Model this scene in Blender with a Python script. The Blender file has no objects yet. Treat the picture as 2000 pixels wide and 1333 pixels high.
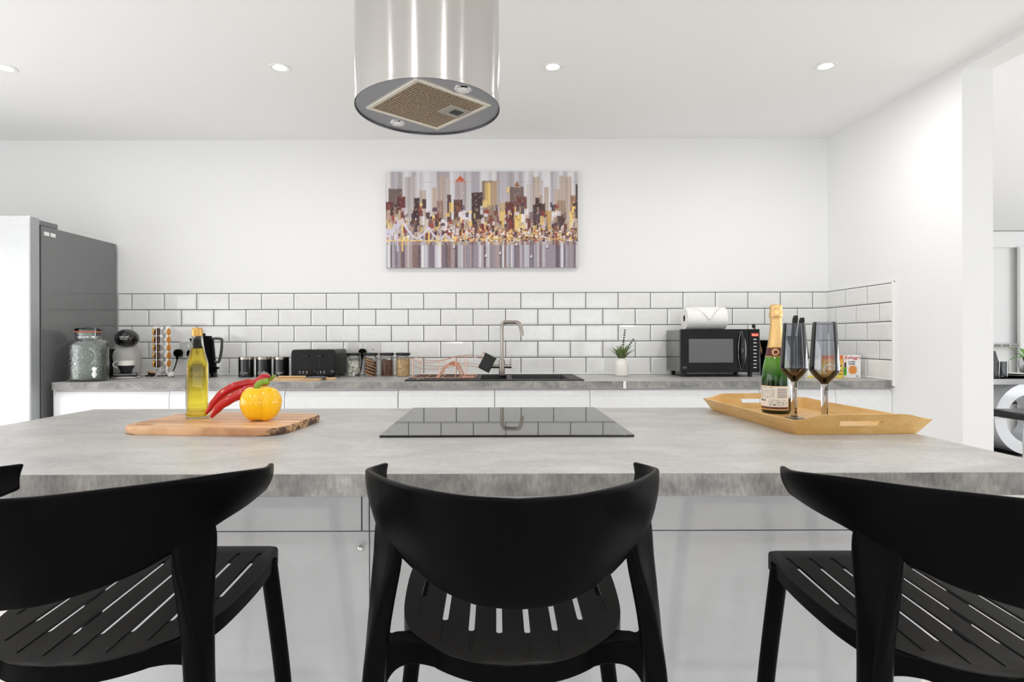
import bpy, bmesh, math, random
import numpy as np
from mathutils import Vector, Matrix
random.seed(7)
PI = math.pi
SC = bpy.context.scene
COL = SC.collection

# ---------------------------------------------------------------- camera
F = 1130.0; CX = 970.0; CY = 663.0; EYE = 1.13
ROLL = math.radians(0.15)
cam_d = bpy.data.cameras.new('camera')
cam = bpy.data.objects.new('camera', cam_d); COL.objects.link(cam)
cam.location = (0, 0, EYE)
cam.rotation_euler = (Matrix.Rotation(PI/2, 3, 'X') @ Matrix.Rotation(-ROLL, 3, 'Z')).to_euler()
cam_d.sensor_width = 36.0
cam_d.lens = F/2000*36
cam_d.shift_x = (1000-CX)/2000
cam_d.shift_y = (CY-666.5)/2000
cam_d.clip_start = 0.05
SC.camera = cam

# ---------------------------------------------------------------- world and light
w = bpy.data.worlds.new('world'); SC.world = w; w.use_nodes = True
bg = w.node_tree.nodes['Background']
bg.inputs[0].default_value = (0.86, 0.93, 1.0, 1); bg.inputs[1].default_value = 0.5
SC.view_settings.view_transform = 'Standard'
SC.view_settings.look = 'None'
SC.view_settings.gamma = 1
SC.view_settings.use_curve_mapping = False
SC.view_settings.exposure = 0.13
SC.cycles.max_bounces = 12
SC.cycles.diffuse_bounces = 6
SC.cycles.transparent_max_bounces = 24
SC.cycles.transmission_bounces = 12
SC.cycles.sample_clamp_indirect = 6
SC.cycles.use_denoising = True

def area_light(name, loc, rot, sx, sy, power, col=(1, 1, 1), shape='RECTANGLE'):
    d = bpy.data.lights.new(name, 'AREA'); d.shape = shape
    d.size = sx
    if shape == 'RECTANGLE': d.size_y = sy
    d.energy = power; d.color = col
    o = bpy.data.objects.new(name, d); COL.objects.link(o)
    o.location = loc; o.rotation_euler = rot
    return o
# daylight entering by the windows behind the camera, the patio doors on the left and the dining room window
DAY = (0.962, 0.98, 1.0); UP = PI/2+0.62
area_light('daylight_back_left', (-1.9, -2.9, 1.15), (UP, 0, 0), 1.7, 1.8, 10, DAY)
area_light('daylight_back_right', (1.3, -2.9, 1.15), (UP, 0, 0), 1.7, 1.8, 26, DAY)
area_light('daylight_left', (-3.6, 0.8, 1.25), (PI/2+0.3, 0, -PI/2), 3.6, 2.1, 54, DAY)
area_light('daylight_dining', (7.6, 2.0, 1.2), (UP, 0, PI/2), 5.2, 2.1, 195, DAY)
area_light('daylight_dining_back', (4.6, -2.9, 1.3), (UP, 0, 0), 2.6, 1.9, 5, DAY)

# ---------------------------------------------------------------- helpers
def P(px, py, d):
    u, v = px-CX, CY-py
    c, s = math.cos(ROLL), math.sin(ROLL)
    u0, v0 = u*c+v*s, -u*s+v*c
    return Vector((u0/F*d, d, EYE+v0/F*d))
def X(px, d): return (px-CX)/F*d
def lin(c):
    def f(x):
        x = x/255.0
        return x/12.92 if x <= 0.04045 else ((x+0.055)/1.055)**2.4
    return (f(c[0]), f(c[1]), f(c[2]), 1)
def bm_new(): return bmesh.new()
def finish(name, bm, mats, parent=None, loc=(0, 0, 0), angle=32, smooth=True, wn=True):
    me = bpy.data.meshes.new(name)
    bmesh.ops.recalc_face_normals(bm, faces=bm.faces)
    bm.to_mesh(me); bm.free()
    if not isinstance(mats, (list, tuple)): mats = [mats]
    for m in mats: me.materials.append(m)
    if smooth:
        me.polygons.foreach_set('use_smooth', [True]*len(me.polygons))
        me.set_sharp_from_angle(angle=math.radians(angle))
    o = bpy.data.objects.new(name, me); COL.objects.link(o)
    o.location = loc
    if smooth and wn:
        md = o.modifiers.new('normals', 'WEIGHTED_NORMAL'); md.keep_sharp = True; md.weight = 100
    if parent: o.parent = parent
    return o
def thing(name, label, cat, loc=(0, 0, 0), rotz=0.0, group=None):
    o = bpy.data.objects.new(name, None); COL.objects.link(o)
    o.empty_display_size = 0.05
    o.location = loc; o.rotation_euler = (0, 0, rotz)
    o['label'] = label; o['category'] = cat
    if group: o['group'] = group
    return o
def tag(o, label, cat, group=None, kind=None):
    o['label'] = label; o['category'] = cat
    if group: o['group'] = group
    if kind: o['kind'] = kind
    return o
def struct(o, label=None):
    o['kind'] = 'structure'
    if label: o['label'] = label
    return o
def copy_tree(o, parent=None):
    c = o.copy(); COL.objects.link(c)
    if parent: c.parent = parent
    for ch in list(o.children): copy_tree(ch, c)
    return c
def box(bm, x0, x1, y0, y1, z0, z1, bev=0.0, seg=2, mi=0):
    r = bmesh.ops.create_cube(bm, size=1.0)
    vs = r['verts']
    for v in vs:
        v.co = Vector(((x0+x1)/2+v.co.x*(x1-x0), (y0+y1)/2+v.co.y*(y1-y0), (z0+z1)/2+v.co.z*(z1-z0)))
    fs = set(f for v in vs for f in v.link_faces)
    for f in fs: f.material_index = mi
    if bev > 0:
        es = list(set(e for v in vs for e in v.link_edges))
        bmesh.ops.bevel(bm, geom=es, offset=bev, segments=seg, profile=0.5, affect='EDGES', clamp_overlap=True)
    return bm
def rings(bm, rs, cap0=True, cap1=True, mi=0, closed=True):
    """loft a list of equal-length point rings"""
    n = len(rs[0]); allv = []
    for r in rs: allv.append([bm.verts.new(p) for p in r])
    for i in range(len(rs)-1):
        a, b = allv[i], allv[i+1]
        for j in range(n if closed else n-1):
            k = (j+1) % n
            f = bm.faces.new((a[j], a[k], b[k], b[j])); f.material_index = mi
    if cap0:
        f = bm.faces.new(list(reversed(allv[0]))); f.material_index = mi
    if cap1:
        f = bm.faces.new(allv[-1]); f.material_index = mi
    return allv
def lathe(bm, prof, c=(0, 0, 0), seg=32, mi=0, sup=None, cap0=True, cap1=True, axis='Z', sx=1, sy=1):
    """prof: list of (r, z). sup: superellipse exponent for squarish bodies (value or list)"""
    rs = []
    for i, (r, z) in enumerate(prof):
        ring = []
        e = sup[i] if isinstance(sup, (list, tuple)) else sup
        for j in range(seg):
            a = 2*PI*(j+0.5)/seg
            ca, sa = math.cos(a), math.sin(a)
            k = 1.0
            if e: k = 1.0/((abs(ca)**e+abs(sa)**e)**(1.0/e))
            x, y = r*k*ca*sx, r*k*sa*sy
            if axis == 'Z': p = (c[0]+x, c[1]+y, c[2]+z)
            elif axis == 'Y': p = (c[0]+x, c[1]+z, c[2]-y)
            else: p = (c[0]+z, c[1]+x, c[2]+y)
            ring.append(p)
        rs.append(ring)
    return rings(bm, rs, cap0 and prof[0][0] > 1e-6, cap1 and prof[-1][0] > 1e-6, mi)
def smooth_pts(pts, n=6):
    """catmull-rom through points (tuples of any length)"""
    pts = [tuple(p) for p in pts]; out = []
    ext = [tuple(2*a-b for a, b in zip(pts[0], pts[1]))]+pts+[tuple(2*a-b for a, b in zip(pts[-1], pts[-2]))]
    for i in range(1, len(ext)-2):
        p0, p1, p2, p3 = ext[i-1:i+3]
        for k in range(n):
            t = k/n
            out.append(tuple(0.5*(2*b+(c-a)*t+(2*a-5*b+4*c-d)*t*t+(-a+3*b-3*c+d)*t**3) for a, b, c, d in zip(p0, p1, p2, p3)))
    out.append(pts[-1])
    return out
def tube(bm, pts, r, seg=10, mi=0, cap=True, sc=(1, 1)):
    pts = [Vector(p) for p in pts]
    rr = r if isinstance(r, (list, tuple)) else [r]*len(pts)
    t0 = (pts[1]-pts[0]).normalized()
    up = Vector((0, 0, 1)) if abs(t0.z) < 0.9 else Vector((0, 1, 0))
    n = t0.cross(up).normalized(); rs = []
    for i, p in enumerate(pts):
        if i == 0: t = pts[1]-pts[0]
        elif i == len(pts)-1: t = pts[-1]-pts[-2]
        else: t = (pts[i+1]-p).normalized()+(p-pts[i-1]).normalized()
        t.normalize()
        n = (n-t*n.dot(t)).normalized(); b = t.cross(n)
        rs.append([p+(n*math.cos(2*PI*j/seg)*sc[0]+b*math.sin(2*PI*j/seg)*sc[1])*rr[i] for j in range(seg)])
    rings(bm, rs, cap, cap, mi)
def prism(bm, poly, z0, z1, bev=0.0, seg=2, mi=0, f=None):
    """extrude a polygon (x, y); f maps (x, y, z) to a point"""
    f = f or (lambda x, y, z: (x, y, z))
    a = [bm.verts.new(f(x, y, z0)) for x, y in poly]
    b = [bm.verts.new(f(x, y, z1)) for x, y in poly]
    n = len(poly); fs = [bm.faces.new(list(reversed(a))), bm.faces.new(b)]
    for i in range(n):
        k = (i+1) % n
        fs.append(bm.faces.new((a[i], a[k], b[k], b[i])))
    for q in fs: q.material_index = mi
    if bev > 0:
        es = set(fs[0].edges) | set(fs[1].edges)
        bmesh.ops.bevel(bm, geom=list(es), offset=bev, segments=seg, profile=0.5, affect='EDGES')
def disc(bm, c, r, n=32, axis='Z', mi=0):
    vs = []
    for j in range(n):
        a = 2*PI*j/n; x, y = r*math.cos(a), r*math.sin(a)
        if axis == 'Z': p = (c[0]+x, c[1]+y, c[2])
        elif axis == 'Y': p = (c[0]+x, c[1], c[2]+y)
        else: p = (c[0], c[1]+x, c[2]+y)
        vs.append(bm.verts.new(p))
    f = bm.faces.new(vs); f.material_index = mi
def blob(bm, c, rx, ry, rz, u=24, v=16, mi=0, fn=None):
    r = bmesh.ops.create_uvsphere(bm, u_segments=u, v_segments=v, radius=1.0)
    for q in r['verts']:
        p = q.co.copy()
        if fn: p = fn(p)
        q.co = Vector((c[0]+p.x*rx, c[1]+p.y*ry, c[2]+p.z*rz))
    for f in set(f for q in r['verts'] for f in q.link_faces): f.material_index = mi
def text(name, s, size, loc, mat, parent=None, rot=(PI/2, 0, 0), align='LEFT', ext=0.0002, shear=0.0, xs=1.0, bold=0.0):
    c = bpy.data.curves.new(name, 'FONT'); c.body = s; c.size = size; c.align_x = align
    c.extrude = ext; c.shear = shear; c.offset = bold
    c.materials.append(mat)
    o = bpy.data.objects.new(name, c); COL.objects.link(o)
    dg = bpy.context.evaluated_depsgraph_get(); dg.update()
    me = bpy.data.meshes.new_from_object(o.evaluated_get(dg)); bpy.data.objects.remove(o)
    me.name = name
    if not me.materials: me.materials.append(mat)
    o = bpy.data.objects.new(name, me); COL.objects.link(o)
    o.location = loc; o.rotation_euler = rot; o.scale = (xs, 1, 1)
    if parent: o.parent = parent
    return o
def raster(name, arr, fn, mat, parent=None):
    """arr: H x W x 3 sRGB 0..255 (row 0 on top) laid on a surface fn(u, v) -> point; one quad per cell"""
    H, W = arr.shape[:2]
    u = np.linspace(0, 1, W+1); v = np.linspace(1, 0, H+1)
    vs = [fn(a, b) for b in v for a in u]
    fs = [(j*(W+1)+i, (j+1)*(W+1)+i, (j+1)*(W+1)+i+1, j*(W+1)+i+1) for j in range(H) for i in range(W)]
    me = bpy.data.meshes.new(name); me.from_pydata(vs, [], fs)
    c = np.clip(arr/255.0, 0, 1)
    c = np.where(c <= 0.04045, c/12.92, ((c+0.055)/1.055)**2.4).reshape(-1, 3)
    c4 = np.concatenate([c, np.ones((len(c), 1))], 1)
    at = me.color_attributes.new('paint', 'FLOAT_COLOR', 'CORNER')
    at.data.foreach_set('color', np.repeat(c4, 4, axis=0).astype(np.float32).ravel())
    me.materials.append(mat)
    o = bpy.data.objects.new(name, me); COL.objects.link(o)
    if parent: o.parent = parent
    return o

# ---------------------------------------------------------------- materials
def mat(name, col, rough=0.5, metal=0.0, spec=0.5, coat=0.0, trans=0.0, ior=1.45, aniso=0.0, var=None, bump=None, emit=None, sub=0.0):
    """var = (scale, amount, stretch) multiplies colour by noise; bump = (scale, strength)"""
    m = bpy.data.materials.new(name); m.use_nodes = True
    nt = m.node_tree; b = nt.nodes['Principled BSDF']
    c = lin(col)
    b.inputs['Base Color'].default_value = c
    b.inputs['Roughness'].default_value = rough
    b.inputs['Metallic'].default_value = metal
    b.inputs['Specular IOR Level'].default_value = spec
    b.inputs['Coat Weight'].default_value = coat
    b.inputs['Coat Roughness'].default_value = 0.05
    b.inputs['Transmission Weight'].default_value = trans
    b.inputs['IOR'].default_value = ior
    b.inputs['Subsurface Weight'].default_value = sub
    if aniso:
        b.inputs['Anisotropic'].default_value = aniso
        t = nt.nodes.new('ShaderNodeTangent'); t.direction_type = 'RADIAL'; t.axis = 'Z'
        b.inputs['Anisotropic Rotation'].default_value = 0.25
        nt.links.new(t.outputs[0], b.inputs['Tangent'])
    tc = nt.nodes.new('ShaderNodeTexCoord')
    def noise(sc, st=(1, 1, 1), det=6):
        mp = nt.nodes.new('ShaderNodeMapping'); mp.inputs['Scale'].default_value = st
        nz = nt.nodes.new('ShaderNodeTexNoise'); nz.inputs['Scale'].default_value = sc; nz.inputs['Detail'].default_value = det
        nt.links.new(tc.outputs['Object'], mp.inputs[0]); nt.links.new(mp.outputs[0], nz.inputs['Vector'])
        return nz
    v = var or (30, 0.03, (1, 1, 1))
    nz = noise(v[0], v[2] if len(v) > 2 else (1, 1, 1))
    rp = nt.nodes.new('ShaderNodeMapRange'); rp.inputs['From Min'].default_value = 0.3; rp.inputs['From Max'].default_value = 0.7
    rp.inputs['To Min'].default_value = 1-v[1]; rp.inputs['To Max'].default_value = 1+v[1]*0.5
    nt.links.new(nz.outputs['Fac'], rp.inputs['Value'])
    sc = nt.nodes.new('ShaderNodeVectorMath'); sc.operation = 'SCALE'; sc.inputs[0].default_value = c[:3]
    nt.links.new(rp.outputs[0], sc.inputs['Scale']); nt.links.new(sc.outputs[0], b.inputs['Base Color'])
    if bump:
        n2 = noise(bump[0], bump[2] if len(bump) > 2 else (1, 1, 1))
        bp = nt.nodes.new('ShaderNodeBump'); bp.inputs['Strength'].default_value = bump[1]; bp.inputs['Distance'].default_value = 0.002
        nt.links.new(n2.outputs['Fac'], bp.inputs['Height']); nt.links.new(bp.outputs[0], b.inputs['Normal'])
    if emit:
        b.inputs['Emission Color'].default_value = lin(emit[0]); b.inputs['Emission Strength'].default_value = emit[1]
    return m
def thin(name, col, ior=1.5, rough=0.02, bump=None, grad=None, boost=1.0):
    """thin glass: tinted see-through plus a fresnel reflection. grad = (z0, z1, col0) second tint low on the glass"""
    m = bpy.data.materials.new(name); m.use_nodes = True
    nt = m.node_tree; nt.nodes.clear()
    out = nt.nodes.new('ShaderNodeOutputMaterial'); mx = nt.nodes.new('ShaderNodeMixShader')
    tr = nt.nodes.new('ShaderNodeBsdfTransparent'); gl = nt.nodes.new('ShaderNodeBsdfGlossy'); fr = nt.nodes.new('ShaderNodeFresnel')
    tr.inputs[0].default_value = lin(col); gl.inputs['Roughness'].default_value = rough
    fr.inputs[0].default_value = ior
    mu = nt.nodes.new('ShaderNodeMath'); mu.operation = 'MULTIPLY'; mu.inputs[1].default_value = boost; mu.use_clamp = True
    nt.links.new(fr.outputs[0], mu.inputs[0])
    nt.links.new(mu.outputs[0], mx.inputs[0]); nt.links.new(tr.outputs[0], mx.inputs[1]); nt.links.new(gl.outputs[0], mx.inputs[2])
    nt.links.new(mx.outputs[0], out.inputs[0])
    tc = nt.nodes.new('ShaderNodeTexCoord')
    if bump:
        vo = nt.nodes.new('ShaderNodeTexNoise'); vo.inputs['Scale'].default_value = bump[0]
        bp = nt.nodes.new('ShaderNodeBump'); bp.inputs['Strength'].default_value = bump[1]; bp.inputs['Distance'].default_value = 0.004
        nt.links.new(tc.outputs['Object'], vo.inputs['Vector']); nt.links.new(vo.outputs[0], bp.inputs['Height'])
        nt.links.new(bp.outputs[0], fr.inputs['Normal']); nt.links.new(bp.outputs[0], gl.inputs['Normal'])
    if grad:
        sp = nt.nodes.new('ShaderNodeSeparateXYZ'); nt.links.new(tc.outputs['Object'], sp.inputs[0])
        mr = nt.nodes.new('ShaderNodeMapRange'); mr.inputs['From Min'].default_value = grad[0]; mr.inputs['From Max'].default_value = grad[1]
        nt.links.new(sp.outputs[2], mr.inputs['Value'])
        mc = nt.nodes.new('ShaderNodeMix'); mc.data_type = 'RGBA'
        mc.inputs[6].default_value = lin(grad[2]); mc.inputs[7].default_value = lin(col)
        nt.links.new(mr.outputs[0], mc.inputs[0]); nt.links.new(mc.outputs[2], tr.inputs[0])
    return m
def paint_mat(name, rough=0.5, coat=0.0):
    m = bpy.data.materials.new(name); m.use_nodes = True
    nt = m.node_tree; b = nt.nodes['Principled BSDF']; b.inputs['Roughness'].default_value = rough; b.inputs['Coat Weight'].default_value = coat
    a = nt.nodes.new('ShaderNodeVertexColor'); a.layer_name = 'paint'
    nt.links.new(a.outputs[0], b.inputs['Base Color'])
    return m
def ramp_mat(name, stops, scale, stretch=(1, 1, 1), rough=0.5, detail=8, bump=0.0, dist=0.0, coat=0.0, second=None):
    """colour ramp over stretched noise"""
    m = bpy.data.materials.new(name); m.use_nodes = True
    nt = m.node_tree; b = nt.nodes['Principled BSDF']; b.inputs['Roughness'].default_value = rough; b.inputs['Coat Weight'].default_value = coat
    tc = nt.nodes.new('ShaderNodeTexCoord'); mp = nt.nodes.new('ShaderNodeMapping'); mp.inputs['Scale'].default_value = stretch
    nz = nt.nodes.new('ShaderNodeTexNoise'); nz.inputs['Scale'].default_value = scale; nz.inputs['Detail'].default_value = detail
    nz.inputs['Distortion'].default_value = dist; nz.inputs['Roughness'].default_value = 0.62
    cr = nt.nodes.new('ShaderNodeValToRGB'); els = cr.color_ramp.elements
    for i, (p, c) in enumerate(stops):
        e = els[i] if i < 2 else els.new(p)
        e.position = p; e.color = lin(c)
    nt.links.new(tc.outputs['Object'], mp.inputs[0]); nt.links.new(mp.outputs[0], nz.inputs['Vector'])
    nt.links.new(nz.outputs['Fac'], cr.inputs[0])
    src = cr.outputs[0]
    if second:
        mp2 = nt.nodes.new('ShaderNodeMapping'); mp2.inputs['Scale'].default_value = second[1]
        n2 = nt.nodes.new('ShaderNodeTexNoise'); n2.inputs['Scale'].default_value = second[0]; n2.inputs['Detail'].default_value = 10
        nt.links.new(tc.outputs['Object'], mp2.inputs[0]); nt.links.new(mp2.outputs[0], n2.inputs['Vector'])
        mr = nt.nodes.new('ShaderNodeMapRange'); mr.inputs['From Min'].default_value = 0.35; mr.inputs['From Max'].default_value = 0.65
        mr.inputs['To Min'].default_value = 1-second[2]; mr.inputs['To Max'].default_value = 1+second[2]
        nt.links.new(n2.outputs['Fac'], mr.inputs['Value'])
        vm = nt.nodes.new('ShaderNodeVectorMath'); vm.operation = 'SCALE'
        nt.links.new(src, vm.inputs[0]); nt.links.new(mr.outputs[0], vm.inputs['Scale']); src = vm.outputs[0]
    nt.links.new(src, b.inputs['Base Color'])
    if bump:
        bp = nt.nodes.new('ShaderNodeBump'); bp.inputs['Strength'].default_value = bump; bp.inputs['Distance'].default_value = 0.002
        nt.links.new(nz.outputs['Fac'], bp.inputs['Height']); nt.links.new(bp.outputs[0], b.inputs['Normal'])
    return m

M = {}
M['wall'] = mat('white wall paint', (243, 243, 243), 0.75, spec=0.3, var=(3, 0.004))
M['ceil'] = mat('white ceiling paint', (250, 250, 250), 0.8, spec=0.2, var=(3, 0.004))
M['tile'] = mat('glossy white metro tile', (238, 238, 236), 0.09, coat=0.3)
M['grout'] = mat('dark grey grout', (62, 62, 66), 0.85, var=(60, 0.15))
M['silicone'] = mat('white silicone', (240, 240, 238), 0.3)
M['door'] = mat('gloss white cabinet', (238, 239, 241), 0.16, coat=0.3)
M['panel'] = mat('gloss pale grey island panel', (218, 219, 223), 0.10, coat=0.4)
M['carcass'] = mat('white carcass board', (225, 225, 225), 0.5)
M['shadowgap'] = mat('dark recess board', (60, 60, 62), 0.6)
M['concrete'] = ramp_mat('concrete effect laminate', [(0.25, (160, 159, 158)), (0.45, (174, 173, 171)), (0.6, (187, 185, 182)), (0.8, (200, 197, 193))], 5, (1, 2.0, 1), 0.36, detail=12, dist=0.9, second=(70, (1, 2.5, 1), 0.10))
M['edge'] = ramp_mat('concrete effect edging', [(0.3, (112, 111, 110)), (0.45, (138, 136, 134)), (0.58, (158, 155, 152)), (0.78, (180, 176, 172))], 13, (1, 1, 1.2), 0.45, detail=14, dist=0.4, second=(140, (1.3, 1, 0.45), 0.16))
M['black'] = mat('satin black plastic', (7, 7, 8), 0.36, spec=0.05)
M['seat'] = mat('matt black seat plastic', (9, 8, 8), 0.40, spec=0.35)
M['gblack'] = mat('gloss black plastic', (12, 12, 13), 0.08, coat=0.5)
M['mblack'] = mat('matt black steel', (34, 34, 37), 0.45, spec=0.5)
M['hob'] = mat('black ceramic glass', (8, 8, 10), 0.03, ior=1.55, coat=0.0)
M['hobink'] = mat('grey hob print', (120, 120, 125), 0.3)
M['steel'] = mat('brushed steel', (205, 202, 200), 0.2, 1.0, aniso=0.85, var=(60, 0.06, (0.2, 0.2, 40)))
M['steelflat'] = mat('brushed steel plate', (172, 173, 178), 0.32, 1.0, var=(50, 0.06, (1, 20, 1)))
M['nickel'] = mat('brushed nickel', (168, 160, 152), 0.24, 1.0)
M['chrome'] = mat('polished chrome', (225, 225, 228), 0.07, 1.0)
M['floor'] = None
M['glassclear'] = thin('clear glass', (246, 250, 248))
M['white'] = mat('white plastic', (240, 240, 238), 0.25)
M['ceramic'] = mat('white ceramic', (240, 236, 230), 0.3)
M['ink'] = mat('white print', (235, 235, 235), 0.5)
M['darkink'] = mat('dark print', (40, 38, 40), 0.5)
M['copper'] = mat('copper wire', (226, 166, 140), 0.3, 1.0)
M['paint'] = paint_mat('oil paint colours', 0.55)
M['print'] = paint_mat('printed card', 0.4, 0.1)
M['emit'] = mat('lit lamp lens', (255, 255, 255), 0.4, emit=((255, 250, 242), 9.0))

# ================================================================ the room
D = 3.616; XR = 2.0704; WT = 0.91
def zc(y): return 2.380-(D-y)*0.024
def plain(name, x0, x1, y0, y1, z0, z1, m=None, bev=0):
    bm = bm_new(); box(bm, x0, x1, y0, y1, z0, z1, bev); return struct(finish(name, bm, m or M['wall']))
# floor: pale wood boards running away from the camera
def floor_mat():
    m = bpy.data.materials.new('pale wood boards'); m.use_nodes = True
    nt = m.node_tree; b = nt.nodes['Principled BSDF']; b.inputs['Roughness'].default_value = 0.35
    tc = nt.nodes.new('ShaderNodeTexCoord'); mp = nt.nodes.new('ShaderNodeMapping'); mp.inputs['Rotation'].default_value = (0, 0, PI/2)
    br = nt.nodes.new('ShaderNodeTexBrick'); br.inputs['Scale'].default_value = 1.0
    br.inputs['Brick Width'].default_value = 1.3; br.inputs['Row Height'].default_value = 0.19; br.inputs['Mortar Size'].default_value = 0.0018
    br.inputs['Color1'].default_value = lin((226, 222, 216)); br.inputs['Color2'].default_value = lin((212, 207, 200)); br.inputs['Mortar'].default_value = lin((110, 104, 98))
    n = nt.nodes.new('ShaderNodeTexNoise'); n.inputs['Scale'].default_value = 7; n.inputs['Detail'].default_value = 10
    mp2 = nt.nodes.new('ShaderNodeMapping'); mp2.inputs['Scale'].default_value = (9, 0.6, 1)
    mr = nt.nodes.new('ShaderNodeMapRange'); mr.inputs['To Min'].default_value = 0.86; mr.inputs['To Max'].default_value = 1.12
    vm = nt.nodes.new('ShaderNodeVectorMath'); vm.operation = 'SCALE'
    nt.links.new(tc.outputs['Object'], mp.inputs[0]); nt.links.new(mp.outputs[0], br.inputs['Vector'])
    nt.links.new(tc.outputs['Object'], mp2.inputs[0]); nt.links.new(mp2.outputs[0], n.inputs['Vector'])
    nt.links.new(n.outputs['Fac'], mr.inputs['Value']); nt.links.new(br.outputs['Color'], vm.inputs[0]); nt.links.new(mr.outputs[0], vm.inputs['Scale'])
    nt.links.new(vm.outputs[0], b.inputs['Base Color'])
    return m
M['floor'] = floor_mat()
plain('floor', -3.8, 7.8, -3.1, 7.1, -0.1, 0.0, M['floor'])
bm = bm_new()
rings(bm, [[(-3.8, y, zc(y)), (XR+0.0, y, zc(y)), (XR+0.0, y, zc(y)+0.12), (-3.8, y, zc(y)+0.12)] for y in (-3.1, D+0.1)])
struct(finish('ceiling', bm, M['ceil']))
plain('ceiling_dining', XR, 7.8, -3.1, 7.1, 2.40, 2.52, M['ceil'])
wb = plain('wall_back', -3.8, XR, D, D+0.15, 0, 2.6)
wr = plain('wall_right', XR, XR+0.137, 2.571, 7.0, 0, 2.6)
bm = bm_new(); rings(bm, [[(XR, y, zc(y)-0.028-0.000), (XR+0.137, y, zc(y)-0.028), (XR+0.137, y, 2.6), (XR, y, 2.6)] for y in (-3.1, 2.571)])
struct(finish('wall_beam', bm, M['wall']))
plain('wall_left', -3.8, -3.72, -3.1, D, 0, 2.6)
plain('wall_dining_far', XR+0.137, 7.8, 6.9, 7.0, 0, 2.6)
plain('wall_dining_right', 7.72, 7.8, -3.1, 6.9, 0, 2.6)
# rear wall with three window openings
bm = bm_new()
for x0, x1 in ((-3.8, -2.8), (-1.0, 0.4), (2.2, 3.2), (6.0, 7.8)): box(bm, x0, x1, -3.1, -3.0, 0, 2.6)
for x0, x1 in ((-2.8, -1.0), (0.4, 2.2), (3.2, 6.0)):
    box(bm, x0, x1, -3.1, -3.0, 0, 0.3); box(bm, x0, x1, -3.1, -3.0, 2.4, 2.6)
struct(finish('wall_behind', bm, M['wall']))
def window(i, x0, x1, z0, z1):
    t = bpy.data.objects.new('window_%d' % i, None); COL.objects.link(t); struct(t)
    bm = bm_new(); b = 0.06
    for a in ((x0, x0+b, z0, z1), (x1-b, x1, z0, z1), (x0, x1, z0, z0+b), (x0, x1, z1-b, z1), ((x0+x1)/2-b/2, (x0+x1)/2+b/2, z0, z1)):
        box(bm, a[0], a[1], -3.08, -3.02, a[2], a[3])
    finish('window_frame', bm, M['white'], t)
    bm = bm_new(); box(bm, x0, x1, -3.055, -3.045, z0, z1); finish('window_pane', bm, M['glassclear'], t)
window(1, -2.8, -1.0, 0.3, 2.4); window(2, 0.4, 2.2, 0.3, 2.4); window(3, 3.2, 6.0, 0.3, 2.4)

# tiled splashbacks: bevelled metro tiles over dark grout
def tiles(name, spans_by_row, f, parent):
    bm = bm_new(); zt = 1.4196; pit = 0.1008; g = 0.0022; bv = 0.011
    for r, spans in enumerate(spans_by_row):
        z1 = zt-r*pit-g; z0 = zt-(r+1)*pit+g
        for a, b in spans:
            a += g; b -= g
            if b-a < 0.01: continue
            bb = min(bv, (b-a)*0.3)
            o = [(a, z0), (b, z0), (b, z1), (a, z1)]; i = [(a+bb, z0+bv), (b-bb, z0+bv), (b-bb, z1-bv), (a+bb, z1-bv)]
            base = [bm.verts.new(f(x, 0.0, z)) for x, z in o]
            mid = [bm.verts.new(f(x, 0.0058, z)) for x, z in o]
            top = [bm.verts.new(f(x, 0.0075, z)) for x, z in i]
            bm.faces.new(top)
            for k in range(4):
                j = (k+1) % 4
                bm.faces.new((mid[k], mid[j], top[j], top[k])); bm.faces.new((base[k], base[j], mid[j], mid[k]))
    return finish(name, bm, M['tile'], parent, smooth=False)
def spans(start, pitch, lo, hi):
    out = []; x = start
    while x > lo: x -= pitch
    while x < hi:
        out.append((max(x, lo), min(x+pitch, hi))); x += pitch
    return out
kpx = D/F
rowsA = spans(X(1017.4, D), 0.20215, -2.36, XR); rowsB = spans(X(1050.5, D), 0.20215, -2.36, XR)
seq = [rowsA, rowsB, rowsA, rowsB, rowsA]
tiles('metro_tiles', seq, lambda x, t, z: (x, D-0.003-t, z), wb)
bm = bm_new(); box(bm, -2.36, XR, D-0.0065, D+0.001, WT, 1.4215); finish('grout', bm, M['grout'], wb)
bm = bm_new(); box(bm, -2.36, XR, D-0.016, D, WT, 0.9185, 0.003); finish('sealant', bm, M['silicone'], wb)
YE = 3.017
rA = [(YE, 3.219), (3.219, 3.421), (3.421, D)]; rB = [(YE, 3.116), (3.116, 3.318), (3.318, 3.52), (3.52, D)]
tiles('metro_tiles', [rA, rB, rA, rB, rA], lambda y, t, z: (XR-0.003-t, y, z), wr)
bm = bm_new(); box(bm, XR-0.0065, XR+0.001, YE, D, WT, 1.4215); finish('grout', bm, M['grout'], wr)
bm = bm_new(); box(bm, XR-0.012, XR, YE-0.012, YE, WT-0.03, 1.432, 0.002); box(bm, XR-0.006, XR, YE-0.012, D, 1.4215, 1.430); finish('tile_trim', bm, M['white'], wr)
bm = bm_new(); box(bm, XR-0.016, XR, YE, D, WT, 0.9185, 0.003); finish('sealant', bm, M['silicone'], wr)

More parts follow.
